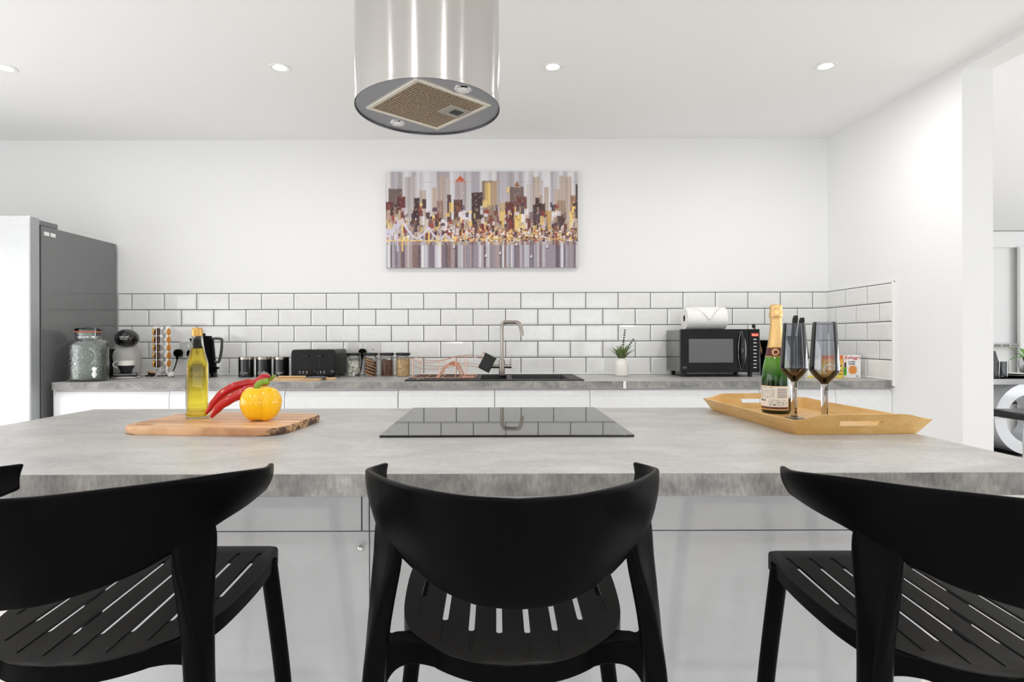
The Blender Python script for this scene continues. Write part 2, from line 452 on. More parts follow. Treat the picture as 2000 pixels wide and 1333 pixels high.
# recessed ceiling lights
first = None
lab = ['recessed ceiling light cut by the left edge of the picture', 'recessed ceiling light left of the steel cooker hood', 'recessed ceiling light right of the steel cooker hood', 'recessed ceiling light nearest the right wall']
for i, px in enumerate((12, 548, 1081, 1614)):
    loc = (X(px, 2.60), 2.60, zc(2.60))
    if first is None:
        t = thing('ceiling_spotlight', lab[i], 'ceiling light', loc, group='recessed ceiling spotlights')
        t.rotation_euler = (0.024, 0, 0)
        bm = bm_new(); lathe(bm, [(0.030, 0.004), (0.030, -0.003), (0.043, -0.005), (0.046, -0.002), (0.046, 0.0)], seg=40, cap0=False, cap1=False)
        finish('bezel', bm, M['white'], t)
        bm = bm_new(); lathe(bm, [(0.031, -0.0005), (0.025, -0.003), (0.001, -0.005)], seg=32); finish('lens', bm, M['emit'], t)
        first = t
    else:
        t = copy_tree(first); t.location = loc; t['label'] = lab[i]
for px, pw_ in ((12, 2.7), (548, 2.7), (1081, 2.9), (1614, 5.2)):
    area_light('spotlight_glow', (X(px, 2.60), 2.60, zc(2.60)-0.012), (0, 0, 0), 0.06, 0, pw_, (1, 0.985, 0.97), 'DISK')
for x, y in ((-1.6, 0.2), (-0.5, 0.0), (0.6, 0.1), (1.6, 0.3), (-1.2, -1.3), (0.9, -1.3)):
    area_light('spotlight_glow', (x, y, zc(y)-0.012), (0, 0, 0), 0.06, 0, 5.4, (1, 0.985, 0.965), 'DISK')

# ================================================================ base cabinets and worktop along the back wall
WF = 3.017                      # front edge of the worktop
xs = [X(101, WF), XR-0.002]
t = thing('worktop', 'grey concrete effect worktop running along the tiled back wall', 'worktop', (0, 0, 0))
bm = bm_new()
SX = (X(938, 3.1)-0.004, X(1112, 3.1)+0.004); SY = (3.075, 3.455)
for a_ in ((xs[0], SX[0], WF, D-0.004), (SX[1], X(1220, WF), WF, D-0.004), (SX[0], SX[1], WF, SY[0]), (SX[0], SX[1], SY[1], D-0.004)): box(bm, a_[0], a_[1], a_[2], a_[3], WT-0.038, WT)
finish('worktop_board', bm, M['concrete'], t)
bm = bm_new(); box(bm, X(1221, WF), xs[1], WF, D-0.004, WT-0.038, WT, 0.0015); finish('worktop_board', bm, M['concrete'], t)
bm = bm_new(); box(bm, xs[0]+0.0005, X(1218, WF), WF-0.0008, WF+0.002, WT-0.037, WT-0.001); box(bm, X(1223, WF), xs[1], WF-0.0008, WF+0.002, WT-0.037, WT-0.001)
box(bm, xs[0]-0.0008, xs[0]+0.002, WF, D-0.01, WT-0.037, WT-0.001)
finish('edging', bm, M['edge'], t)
bm = bm_new(); box(bm, X(1217, WF), X(1222.6, WF), WF-0.003, WF+0.01, WT-0.039, WT-0.001); finish('joint_strip', bm, M['silicone'], t)
seams = [105, 330, 555, 777, 966, 1152, 1484, 1632, 1742]
CF = WF+0.012
dlab = ['white base cabinet beside the fridge, under the glass drink dispenser', 'white base cabinet behind the oil bottle', 'white base cabinet under the black toaster',
        'white base cabinet under the left part of the black sink', 'white base cabinet under the main sink bowl', 'wide white base cabinet between the sink and the champagne bottle',
        'white base cabinet behind the two wine glasses', 'narrow white base cabinet against the right wall']
for i in range(8):
    a, b = X(seams[i], CF), X(seams[i+1], CF)
    t = thing('base_cabinet', dlab[i], 'cabinet', ((a+b)/2, CF, 0), group='white base cabinets under the back worktop')
    h = (b-a)/2
    bm = bm_new(); box(bm, -h+0.0005, h-0.0005, 0.022, 0.58, 0.10, 0.8715); finish('body', bm, M['carcass'], t)
    bm = bm_new(); g = 0.0022 if i in (0, 2, 3) else 0.0012
    top = 0.862 if i not in (0, 2) else 0.860
    # door with a bevelled finger pull along its top
    prof = [(0.0, 0.112), (0.0, top-0.030), (0.012, top-0.002), (0.0135, top), (0.020, top), (0.020, 0.112)]
    rings(bm, [[(x, y, z) for y, z in prof] for x in (-h+g, h-g)]); finish('door', bm, M['door'], t)
    bm = bm_new(); box(bm, -h+0.001, h-0.001, 0.06, 0.08, 0.0, 0.10); finish('plinth', bm, M['door'], t)
bm = bm_new(); box(bm, xs[0]+0.002, X(105, CF)-0.001, CF-0.002, D-0.01, 0.0, 0.8715); o = finish('end_panel', bm, M['door']); tag(o, 'white end panel closing the cabinet run beside the fridge', 'panel')

# ================================================================ island
IF, IR, IL, IRt = 0.949, 1.848, -1.284, 0.965
t = thing('island_worktop', 'thick grey concrete effect breakfast bar top of the island', 'worktop', (0, 1.4, WT))
bm = bm_new(); box(bm, IL, IRt, IF-1.4, IR-1.4, -0.0385, 0, 0.0012); finish('worktop_board', bm, M['concrete'], t)
bm = bm_new()
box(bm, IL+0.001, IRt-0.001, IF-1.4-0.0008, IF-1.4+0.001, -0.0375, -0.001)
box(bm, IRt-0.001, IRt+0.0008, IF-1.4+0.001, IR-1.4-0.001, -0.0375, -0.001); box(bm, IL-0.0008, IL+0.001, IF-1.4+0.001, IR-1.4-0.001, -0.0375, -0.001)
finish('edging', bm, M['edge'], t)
BF = 1.25
t = thing('kitchen_island', 'gloss white island cabinet behind the three near black stools', 'cabinet', (0, BF, 0))
L, R = -0.952, 0.918; S = -0.275
bm = bm_new(); box(bm, L+0.02, R-0.02, 0.02, IR-BF-0.03, 0.08, 0.8712); finish('body', bm, M['carcass'], t)
for a, b in ((L, S-0.018), (S-0.016, S-0.0015), (S, R)):
    bm = bm_new(); box(bm, a, b-0.001, 0, 0.018, 0.7165, 0.8712, 0.0008); finish('upper_panel', bm, M['panel'], t)
for k, (a, b) in enumerate(((L, S-0.001), (S, R))):
    bm = bm_new(); box(bm, a, b-0.001, 0, 0.018, 0.06, 0.7145, 0.0008); o = finish('door', bm, M['panel'], t)
    if k == 0:
        bm = bm_new(); c = (S-0.016, 0, 0.684)
        lathe(bm, [(0.003, 0), (0.003, -0.008), (0.0065, -0.010), (0.0065, -0.017), (0.004, -0.019)], c, 20, axis='Y'); finish('knob', bm, M['chrome'], o)
bm = bm_new(); box(bm, L+0.02, R-0.02, 0.03, 0.045, 0.0, 0.08); finish('plinth', bm, M['panel'], t)
for a, b in ((L, L+0.018), (R-0.018, R)):
    bm = bm_new(); box(bm, a, b, 0.0185, IR-BF-0.02, 0.0, 0.8712); finish('side_panel', bm, M['panel'], t)

# hob
hx0, hx1, hy0, hy1 = X(740.5, 1.2955), X(1238.5, 1.2955), 1.2955, 1.822
t = thing('induction_hob', 'frameless black glass hob set flat on the island top', 'hob', ((hx0+hx1)/2, (hy0+hy1)/2, WT))
hw, hd = (hx1-hx0)/2, (hy1-hy0)/2
bm = bm_new(); box(bm, -hw, hw, -hd, hd, 0.0004, 0.0052, 0.0008, 2); finish('glass_plate', bm, M['hob'], t)
bm = bm_new(); 
for i in range(9): box(bm, -0.11+i*0.026, -0.102+i*0.026, -hd+0.03, -hd+0.032, 0.0052, 0.00535)
finish('touch_controls', bm, M['hobink'], t)

# cooker hood
hc = P(836, 206, 1.52); HZ = 1.742; HR = 0.187
t = thing('cooker_hood', 'round brushed steel island cooker hood hanging from the ceiling', 'cooker hood', (hc.x, 1.52, HZ))
bm = bm_new(); lathe(bm, [(HR, 0.004), (HR, 0.62)], seg=96, cap0=False); finish('chimney', bm, M['steel'], t)
bm = bm_new(); lathe(bm, [(HR-0.004, 0.008), (HR-0.0005, 0.005), (HR+0.0012, 0.003), (HR+0.0012, -0.003), (HR-0.002, -0.005), (HR-0.006, -0.005), (0.0001, -0.005)], seg=96, cap0=True)
finish('base_plate', bm, M['steelflat'], t)
bm = bm_new(); lathe(bm, [(HR+0.0014, 0.004), (HR+0.0018, -0.002), (HR+0.0018, -0.0082), (HR+0.0012, -0.0088)], seg=96, cap0=False, cap1=False, mi=0)
lathe(bm, [(HR+0.0012, -0.0088), (HR-0.0004, -0.0088), (HR-0.0010, -0.0048)], seg=96, cap0=False, cap1=False, mi=1)  # inner face of the lip coloured darker to imitate its dark reflection
finish('rim_lip', bm, [M['steel'], mat('steel lip painted dark reflection', (90, 90, 94), 0.3, 0.9)], t)
# grease filter: square turned by 27 degrees, measured from the picture
def hp(px, py):                      # pixel on the underside of the hood -> local point
    v = (CY-py)-(px-CX)*math.sin(ROLL); d = (HZ-0.005-EYE)*F/v
    return Vector(((px-CX)/F*d-hc.x, d-1.52, 0))
q = [hp(718.5, 212), hp(815, 150), hp(958, 204), hp(856, 252)]
cen = sum(q, Vector())/4
side = sum((q[i]-q[(i+1) % 4]).length for i in range(4))/4
e = (q[2]-q[1])+(q[3]-q[0]); ang = math.atan2(e.y, e.x)
fl = bpy.data.objects.new('grease_filter', None)
bm = bm_new(); h = side/2; w_ = 0.011
for a in ((-h, h, -h, -h+w_), (-h, h, h-w_, h), (-h, -h+w_, -h+w_, h-w_), (h-w_, h, -h+w_, h-w_)): box(bm, a[0], a[1], a[2], a[3], -0.0085, -0.0045, 0.001)
FR = finish('filter_frame', bm, mat('pale aluminium', (232, 226, 212), 0.35, 0.6), t, (cen.x, cen.y, 0)); FR.rotation_euler = (0, 0, ang)
def mesh_mat():
    m = bpy.data.materials.new('bronze filter mesh'); m.use_nodes = True
    nt = m.node_tree; b = nt.nodes['Principled BSDF']; b.inputs['Metallic'].default_value = 0.75; b.inputs['Roughness'].default_value = 0.4
    tc = nt.nodes.new('ShaderNodeTexCoord'); vo = nt.nodes.new('ShaderNodeTexVoronoi'); vo.inputs['Scale'].default_value = 125; vo.inputs['Randomness'].default_value = 0.12
    cr = nt.nodes.new('ShaderNodeValToRGB'); cr.color_ramp.elements[0].position = 0.3; cr.color_ramp.elements[0].color = lin((58, 42, 30)); cr.color_ramp.elements[1].position = 0.55; cr.color_ramp.elements[1].color = lin((206, 180, 146))
    bp = nt.nodes.new('ShaderNodeBump'); bp.inputs['Distance'].default_value = 0.002; bp.inputs['Strength'].default_value = 0.8
    nt.links.new(tc.outputs['Object'], vo.inputs['Vector']); nt.links.new(vo.outputs['Distance'], cr.inputs[0]); nt.links.new(cr.outputs[0], b.inputs['Base Color'])
    nt.links.new(vo.outputs['Distance'], bp.inputs['Height']); nt.links.new(bp.outputs[0], b.inputs['Normal'])
    return m
bm = bm_new(); box(bm, -h+w_, h-w_, -h+w_, h-w_, -0.0068, -0.0045); finish('filter_mesh', bm, mesh_mat(), FR)
bm = bm_new(); box(bm, h-w_-0.068, h-w_, -0.03-0.02, 0.03-0.02, -0.0085, -0.006, 0.0008)
finish('filter_latch', bm, mat('grey latch plate', (168, 166, 158), 0.35, 0.5), FR)
bm = bm_new(); box(bm, h-w_-0.044, h-w_-0.014, -0.035, -0.008, -0.0095, -0.0086, 0.0003); finish('latch_slot', bm, M['mblack'], FR)
for px, py in ((905, 174), (778, 240)):
    p = hp(px, py)
    bm = bm_new(); lathe(bm, [(0.0215, -0.0045), (0.0215, -0.0065), (0.018, -0.0085), (0.014, -0.0072)], (0, 0, 0), 32, cap0=False, cap1=False)
    b = finish('lamp', bm, M['chrome'], t, (p.x, p.y, 0))
    bm = bm_new(); lathe(bm, [(0.0145, -0.0068), (0.011, -0.0088), (0.0001, -0.0094)], (0, 0, 0), 24); finish('lamp_glass', bm, M['white'], b)

# ================================================================ bar stools
SK = 1.10; Y0 = 0.85*SK
def K(x, d, z): return (x*SK, d*SK-Y0, EYE-(EYE-z)*SK)
def sz(d): return 0.7585+0.065*(d-0.66)
def make_stool(label, loc, rotz, group):
    t = thing('bar_stool', label, 'bar stool', loc, rotz, group)
    # backrest shell: plan curves (x, depth, z) of the top and bottom edges, right half
    top = [(0, .562, .9745), (.055, .575, .9745), (.105, .610, .9735), (.140, .655, .970), (.170, .710, .9655), (.189, .760, .9595), (.1935, .805, .953), (.182, .850, .949)]
    bot = [(0, .596, .8525), (.040, .600, .8555), (.075, .620, .861), (.105, .648, .868), (.134, .676, .8817), (.152, .694, .892), (.168, .722, .9035), (.176, .770, .909), (.177, .836, .914)]
    def even(pts, n=41):
        pts = [Vector(p) for p in smooth_pts(pts, 8)]
        L = [0]
        for a, b in zip(pts, pts[1:]): L.append(L[-1]+(b-a).length)
        out = []
        for i in range(n):
            q = L[-1]*i/(n-1); j = 0
            while j < len(L)-2 and L[j+1] < q: j += 1
            out.append(pts[j].lerp(pts[j+1], (q-L[j])/max(1e-9, L[j+1]-L[j])))
        return out
    tp = even(top); bt = even(bot)
    tp = [Vector((-p.x, p.y, p.z)) for p in reversed(tp[1:])]+tp; bt = [Vector((-p.x, p.y, p.z)) for p in reversed(bt[1:])]+bt
    KK = 10; n = len(tp); bm = bm_new(); g = []
    for k in range(KK+1):
        f = k/KK; row = []
        for a, b in zip(tp, bt):
            p = a.lerp(b, f); bul = 0.004*math.sin(PI*f)
            nrm = Vector((p.x, p.y-0.80, 0)); nrm.normalize()
            row.append(bm.verts.new(K(p.x+nrm.x*bul, p.y+nrm.y*bul, p.z)))
        g.append(row)
    for k in range(KK):
        for i in range(n-1): bm.faces.new((g[k][i], g[k][i+1], g[k+1][i+1], g[k+1][i]))
    o = finish('backrest', bm, M['black'], t, angle=60, wn=False)
    md = o.modifiers.new('thick', 'SOLIDIFY'); md.thickness = 0.009; md.offset = 0
    md = o.modifiers.new('soft', 'BEVEL'); md.width = 0.0032; md.segments = 3; md.limit_method = 'ANGLE'; md.angle_limit = math.radians(50)
    # seat board with a deeper rim below its edge
    half = smooth_pts([(0, .660), (.045, .6655), (.080, .682), (.106, .703), (.128, .728), (.1405, .757), (.148, .80), (.152, .88), (.1475, .958)], 5)+[(.146, .972), (.140, .981), (.128, .984)]
    poly = [(-x, y) for x, y in reversed(half[1:])]+[(x, y) for x, y in half]
    def fz(x, y, z): return K(x, y, sz(y)+z)
    bm = bm_new(); prism(bm, poly, -0.0036, 0, 0.0012, 2, f=fz)
    bmesh.ops.triangulate(bm, faces=[f for f in bm.faces if len(f.verts) > 4])
    seat = finish('seat', bm, M['seat'], t, angle=30, wn=False)
    cb = bm_new()
    st = [.679, .684, .709, .770]
    def cutter(x, w0, y0, y1, z0, z1):
        rings(cb, [[K(x+a, y, sz(y)+z) for a, z in ((-w0, z0), (w0, z0), (w0, z1), (-w0, z1))] for y in (y0, y1)])
    for i in range(8):
        x = (i-3.5)*0.0352; q = st[int(abs(i-3.5))]
        cutter(x, 0.0028, q, .955, -0.0011, 0.01)
    for i in range(8):
        x = (i-3.5)*0.0352; q = st[int(abs(i-3.5))]
        cutter(x, 0.0038, q+0.046, .925, -0.03, 0.006)
    bmesh.ops.recalc_face_normals(cb, faces=cb.faces)
    me = bpy.data.meshes.new('cut'); cb.to_mesh(me); cb.free()
    cut = bpy.data.objects.new('cut', me); COL.objects.link(cut)
    cut.location = loc; cut.rotation_euler = (0, 0, rotz)
    md = seat.modifiers.new('slots', 'BOOLEAN'); md.operation = 'DIFFERENCE'; md.object = cut; md.solver = 'EXACT'; md.use_self = True
    dg = bpy.context.evaluated_depsgraph_get(); dg.update()
    ev = bpy.data.meshes.new_from_object(seat.evaluated_get(dg))
    seat.modifiers.clear(); seat.data = ev; ev.name = 'seat'
    bpy.data.objects.remove(cut)
    ev.set_sharp_from_angle(angle=math.radians(30))
    c0 = Vector((0, .82)); inner = []
    for x, y in poly:
        v = c0-Vector((x, y)); v.normalize(); inner.append((x+v.x*0.009, y+v.y*0.009))
    bm = bm_new(); n = len(poly)
    rs = [[fz(*p, -0.0015) for p in poly], [fz(*p, -0.024) for p in poly], [fz(*p, -0.024) for p in inner], [fz(*p, -0.0038) for p in inner]]
    rings(bm, rs, False, False); finish('seat_rim', bm, M['black'], t, angle=40, wn=False)
    for s in (-1, 1):
        bm = bm_new(); rs = []
        secs = [(.908, .1525, .692, .046, .004, 48), (.893, .1508, .693, .052, .012, 48), (.868, .1515, .692, .051, .0175, 52), (.825, .1565, .686, .042, .0225, 62), (.78, .1610, .682, .035, .0250, 74), (.73, .1650, .678, .031, .0265, 84), (.60, .172, .674, .028, .026, 90), (.35, .184, .666, .025, .024, 90), (.1027, .197, .656, .022, .021, 90)]
        for z, x, y, ln, th, a in secs:
            a = math.radians(a); d = Vector((math.cos(a), math.sin(a), 0)); nn = Vector((-d.y, d.x, 0)); ring = []
            for j in range(24):
                q_ = 2*PI*j/24; e = 4.5
                ca, sa = math.cos(q_), math.sin(q_); k = 1/((abs(ca)**e+abs(sa)**e)**(1/e))
                p = d*(ln/2*k*ca)+nn*(th/2*k*sa)
                ring.append(K(s*(x+p.x), y+p.y, z))
            rs.append(ring)
        m_ = [smooth_pts([r[j] for r in rs], 4) for j in range(24)]
        rs = [[m_[j][i] for j in range(24)] for i in range(len(m_[0]))]
        rings(bm, rs); finish('leg', bm, M['black'], t, angle=50, wn=False)
        # arm tying the seat to the rear leg
        bm = bm_new()
        A = [(.090, .690), (.115, .7015), (.138, .7045), (.152, .697), (.160, .684)]; B = [(.128, .738), (.138, .734), (.147, .732), (.155, .722), (.162, .706)]
        zb = [.7365, .735, .730, .718, .690]; zt_ = [.7600, .7610, .7615, .766, .792]
        rs = []
        for (ax, ay), (bx, by), z0, z1 in zip(A, B, zb, zt_):
            rs.append([K(s*ax, ay, z0), K(s*bx, by, z0), K(s*bx, by, z1), K(s*ax, ay, z1)])
        m_ = [smooth_pts([r[j] for r in rs], 5) for j in range(4)]
        rings(bm, [[m_[j][i] for j in range(4)] for i in range(len(m_[0]))])
        o = finish('seat_arm', bm, M['black'], t, angle=40, wn=False)
        md = o.modifiers.new('soft', 'BEVEL'); md.width = 0.003; md.segments = 2; md.limit_method = 'ANGLE'; md.angle_limit = math.radians(50)
        bm = bm_new(); pts = smooth_pts([(s*.138, .950, .768), (s*.1627, .9475, .575), (s*.183, .940, .36), (s*.205, .932, .1027)], 5)
        pts = [K(*p) for p in pts]
        n_ = len(pts); tube(bm, pts, [0.0150-0.003*i/(n_-1) for i in range(n_)], 20, cap=True); finish('leg', bm, M['black'], t, angle=50, wn=False)
    bm = bm_new(); tube(bm, [K(-.188, .940, .36), K(.188, .940, .36)], 0.010, 14); finish('footrest', bm, M['black'], t)
    return t
stool = make_stool('black plastic bar stool in the middle, facing the hob squarely', (0.022, Y0, 0), 0.0, 'black bar stools along the island')
def more_stool(label, x, y, ang):
    c = copy_tree(stool); c['label'] = label
    c.rotation_euler = (0, 0, ang); c.location = (x, y, 0)
    return c
more_stool('black plastic bar stool at the left, in front of the chopping board', -0.514*SK, Y0, 0.0)
more_stool('black plastic bar stool at the right, in front of the wooden tray', 0.5835*SK+0.005, 0.822*SK, 0.0)

# ================================================================ fridge
fy0, fy1 = 3.005, 3.600
FXR = -2.364
t = thing('fridge', 'tall silver fridge freezer with dark grey side, beside the tiled wall', 'fridge', (FXR-0.45, fy1-0.3, 0))
ox, oy = t.location.x, t.location.y
M['fside'] = mat('dark grey lacquered fridge side', (112, 112, 113), 0.13, coat=0.6)
M['fdoor'] = mat('silver fridge door', (214, 215, 217), 0.3, 0.35)
M['fedge'] = mat('grey door edge', (168, 170, 172), 0.35, 0.3)
M['gasket'] = mat('dark rubber gasket', (45, 45, 48), 0.6)
bm = bm_new(); box(bm, FXR-0.90-ox, FXR-ox, fy0-oy, fy1-oy, 0.03, 1.728, 0.004); finish('body', bm, M['fside'], t)
bm = bm_new(); box(bm, FXR-0.89-ox, FXR-0.012-ox, fy0-0.014-oy, fy0-oy, 0.05, 1.72); finish('door_seal', bm, M['gasket'], t)
for k, (a, b) in enumerate(((FXR-0.90, FXR-0.452), (FXR-0.448, FXR+0.001))):
    bm = bm_new(); box(bm, a-ox, b-ox, fy0-0.075-oy, fy0-0.014-oy, 0.05, 1.765, 0.009, 3)
    dr = finish('door', bm, M['fdoor'], t)
    if k:
        bm = bm_new(); box(bm, b+0.0002-ox, b+0.0016-ox, fy0-0.072-oy, fy0-0.016-oy, 0.055, 1.760); finish('door_edge', bm, M['fedge'], dr)
    hx = b-0.20 if k else a+0.06
    bm = bm_new(); tube(bm, [(hx-ox, fy0-0.078-oy, 1.02), (hx-ox, fy0-0.115-oy, 1.05), (hx-ox, fy0-0.115-oy, 1.25), (hx-ox, fy0-0.078-oy, 1.28)], 0.008, 12); finish('handle', bm, M['fedge'], dr)
bm = bm_new(); box(bm, FXR-0.10-ox, FXR-0.004-ox, fy0-0.03-oy, fy0+0.12-oy, 1.729, 1.755, 0.003); finish('hinge_cover', bm, mat('grey hinge cover', (120, 120, 122), 0.5), t)
for a in (0.018, 0.062):
    bm = bm_new(); box(bm, FXR+0.0002-ox, FXR+0.0014-ox, fy0+a-oy, fy0+a+0.035-oy, 1.680, 1.700); finish('sticker', bm, M['white'], t)

# ================================================================ city canvas
def painting():
    rnd = random.Random(11); W, H = 376, 188
    A = np.zeros((H, W, 3))
    cols = [(205, 200, 205), (190, 184, 192), (222, 220, 226), (176, 168, 176), (212, 208, 214), (168, 158, 160), (226, 222, 224)]
    x = 0
    while x < W:
        w_ = rnd.randint(2, 9); c = np.array(rnd.choice(cols)); A[:, x:x+w_] = c; x += w_
    for k in range(3): A = (A+np.roll(A, 1, 1)+np.roll(A, -1, 1))/3
    def rect(x0, x1, y0, y1, c, a=1.0, jag=0, win=0):
        x0, x1 = max(0, int(x0)), min(W, int(x1)); y1 = min(H, int(y1))
        for xx in range(x0, x1):
            yy = max(0, int(y0+rnd.randint(0, jag) if jag else y0))
            cc = np.array(c)*(1+rnd.uniform(-0.13, 0.13))
            A[yy:y1, xx] = A[yy:y1, xx]*(1-a)+cc*a
        if win:
            for q in range(int((x1-x0)*(y1-y0)*win)):
                a_ = rnd.randint(x0, max(x0, x1-1)); b_ = rnd.randint(int(y0), y1-1)
                A[b_:b_+2, a_:a_+1] = rnd.choice([(230, 190, 110), (210, 180, 160), (60, 30, 30), (200, 120, 90), (235, 225, 215)])
    base = 137
    tan, tan2, grey, dk, mar, gold, wht, org = (184, 162, 146), (160, 134, 114), (170, 160, 160), (62, 40, 42), (98, 42, 42), (236, 200, 120), (232, 226, 230), (204, 96, 60)
    # far, pale towers
    for x0, w_, y0 in ((37, 12, 10), (49, 10, 8), (90, 12, 30), (104, 12, 8), (118, 9, 12), (138, 20, 26), (176, 14, 40), (240, 14, 28), (275, 12, 24), (288, 14, 10), (300, 8, 16), (330, 12, 34), (340, 12, 8), (352, 12, 10), (200, 18, 20), (65, 14, 36), (258, 10, 50), (310, 9, 30)):
        rect(x0, x0+w_, y0, base, rnd.choice([tan, grey, tan, (196, 184, 178)]), 0.75, 1)
    # painted mid towers
    def tower(x0, x1, y0, y1, c, win=0.02): rect(x0, x1, y0, y1, c, 0.93, 2, win*0.6)
    tower(5, 32, 32, 70, (104, 88, 84)); tower(135, 158, 20, base, (176, 164, 166)); 
    for k in range(12): rect(135+k*0.9, 158-k*0.9, 20-k, 21-k, org if k > 2 else (190, 130, 120))
    tower(188, 218, 17, 110, (150, 126, 110)); rect(195, 205, 22, 66, gold, 0.8); rect(206, 218, 20, 66, (188, 158, 130), 0.8)
    tower(168, 190, 40, 120, dk, 0.05); tower(243, 270, 29, 90, (112, 92, 88))
    for k in range(14): rect(252+k*0.55, 262-k*0.55+1, 28-k, 29-k, (150, 100, 70))
    tower(335, 352, 56, 110, tan2); tower(222, 236, 60, base, (186, 160, 120)); rect(223, 234, 78, 120, gold, 0.75)
    tower(0, 14, 58, 90, mar, .05); tower(14, 20, 66, 120, wht); tower(22, 38, 48, 84, mar, .04); tower(18, 36, 76, 100, gold, .02)
    tower(55, 66, 50, 118, dk, .04); tower(50, 72, 74, 118, dk, .05); tower(96, 110, 82, 118, dk, .05); tower(100, 112, 56, 90, (150, 120, 110), .03)
    tower(120, 128, 44, 100, (90, 60, 60)); rect(124, 132, 60, 80, gold, 0.85); tower(133, 150, 54, 96, (84, 52, 50), .04)
    tower(142, 166, 76, 125, wht, .04); tower(234, 254, 58, 118, mar, .04); tower(256, 276, 48, 84, (110, 60, 56), .04); tower(252, 272, 68, 116, gold, .04); tower(266, 278, 72, 120, wht, .03)
    tower(288, 312, 62, 122, dk, .04); tower(293, 305, 50, 70, dk, .03); tower(362, 374, 46, 92, (150, 110, 90), .04); tower(364, 372, 60, 82, gold, .02); tower(372, 376, 24, base, (70, 60, 60))
    tower(312, 324, 76, 130, (190, 150, 90), .03); tower(332, 348, 82, 130, (76, 50, 52), .04); tower(0, 12, 86, 110, (140, 110, 112), .05)
    for i in range(420):
        x0 = rnd.randint(0, W-4); w_ = rnd.randint(3, 10); y0 = int(base-8-abs(rnd.gauss(0, 30))); h_ = rnd.randint(5, 20)
        rect(x0, x0+w_, y0, min(base, y0+h_), rnd.choice([mar, dk, gold, wht, tan, (120, 70, 50), (150, 60, 50), (224, 214, 220), (80, 60, 76), (236, 204, 130), tan, tan2, (196, 184, 178), (110, 90, 96)]), 0.85, 1, 0.03)
    for i in range(500):
        x0 = rnd.randint(120, W-3) if i % 3 else rnd.randint(0, W-3); y0 = base-rnd.randint(0, 26)
        rect(x0, x0+rnd.randint(1, 5), y0, y0+rnd.randint(1, 4), rnd.choice([gold, wht, org, mar, dk, (190, 120, 80), (240, 230, 235), (150, 100, 80)]))
    for k in range(1): A[20:base-6] = A[20:base-6]*0.6+np.roll(A[20:base-6], 1, 0)*0.25+np.roll(A[20:base-6], 1, 1)*0.15
    # water
    x = 0
    while x < W:
        w_ = rnd.randint(1, 7); c = np.array(rnd.choice([(120, 108, 120), (206, 202, 208), (150, 138, 148), (226, 222, 226), (98, 84, 92), (170, 150, 150), (188, 184, 192), (130, 100, 98)]))
        A[base:, x:x+w_] = c; x += w_
    for xx in range(W):
        for yy in range(base, H):
            f = (yy-base)/(H-base)
            if rnd.random() < 0.25: A[yy, xx] = A[yy, xx]*(0.75)+np.array([206, 200, 206])*0.25
        A[base:base+6, xx] = A[base:base+6, xx]*0.55+A[base-8, xx]*0.45
    for k in range(2): A[base:] = (A[base:]+np.roll(A[base:], 1, 1)+np.roll(A[base:], 1, 0))/3
    rect(120, W, base-7, base-3, (214, 176, 110), 0.6, 3)
    # bridge on the left
    deck = base-3
    rect(0, 126, deck, deck+2, gold)
    for tx, th, yb in ((32, 44, 22), (84, 26, 8), (116, 14, 4)):
        for dx in (-10, 0):
            rect(tx+dx-1, tx+dx+2, deck-th, deck+yb, gold if dx == 0 else (190, 184, 200))
    def line(x0, y0, x1, y1, sag, c):
        n = 160
        for i in range(n+1):
            t_ = i/n; xx = int(x0+(x1-x0)*t_); yy = int(y0+(y1-y0)*t_+sag*4*t_*(1-t_))
            if 0 <= xx < W and 0 <= yy < H: A[yy:yy+2, xx] = c
    wc = (214, 208, 226)
    for o_ in (0, 4, 8):
        line(0, deck-16+o_, 31, deck-42+o_, 2, wc); line(33, deck-42+o_, 58, deck-4, 4, wc); line(58, deck-3, 84, deck-26+o_/2, 3, wc); line(85, deck-26+o_/2, 104, deck-2, 3, wc); line(104, deck-2, 116, deck-13, 1, wc); line(117, deck-13, 128, deck-2, 1, wc)
    for bx, by in ((196, 168), (224, 163), (285, 170), (256, 146), (134, 150), (316, 150)):
        rect(bx-3, bx+3, by, by+1, (50, 40, 50)); 
        for k in range(6): rect(bx-k*0.4, bx+1, by-7+k, by-6+k, (236, 232, 238))
    return A
pc0 = P(754, 523.5, D-0.03); pc1 = P(1128, 335, D-0.03)
pw, ph = pc1.x-pc0.x, pc1.z-pc0.z
t = thing('wall_canvas', 'wide canvas of a painted city skyline over water, hung on the back wall', 'painting', ((pc0.x+pc1.x)/2, D-0.001, (pc0.z+pc1.z)/2))
bm = bm_new(); box(bm, -pw/2, pw/2, -0.030, 0.0, -ph/2, ph/2); finish('canvas_board', bm, mat('canvas side', (196, 190, 192), 0.7), t, smooth=False)
raster('painted_face', painting(), lambda u, v: ((u-0.5)*pw, -0.0306, (v-0.5)*ph), M['paint'], t)

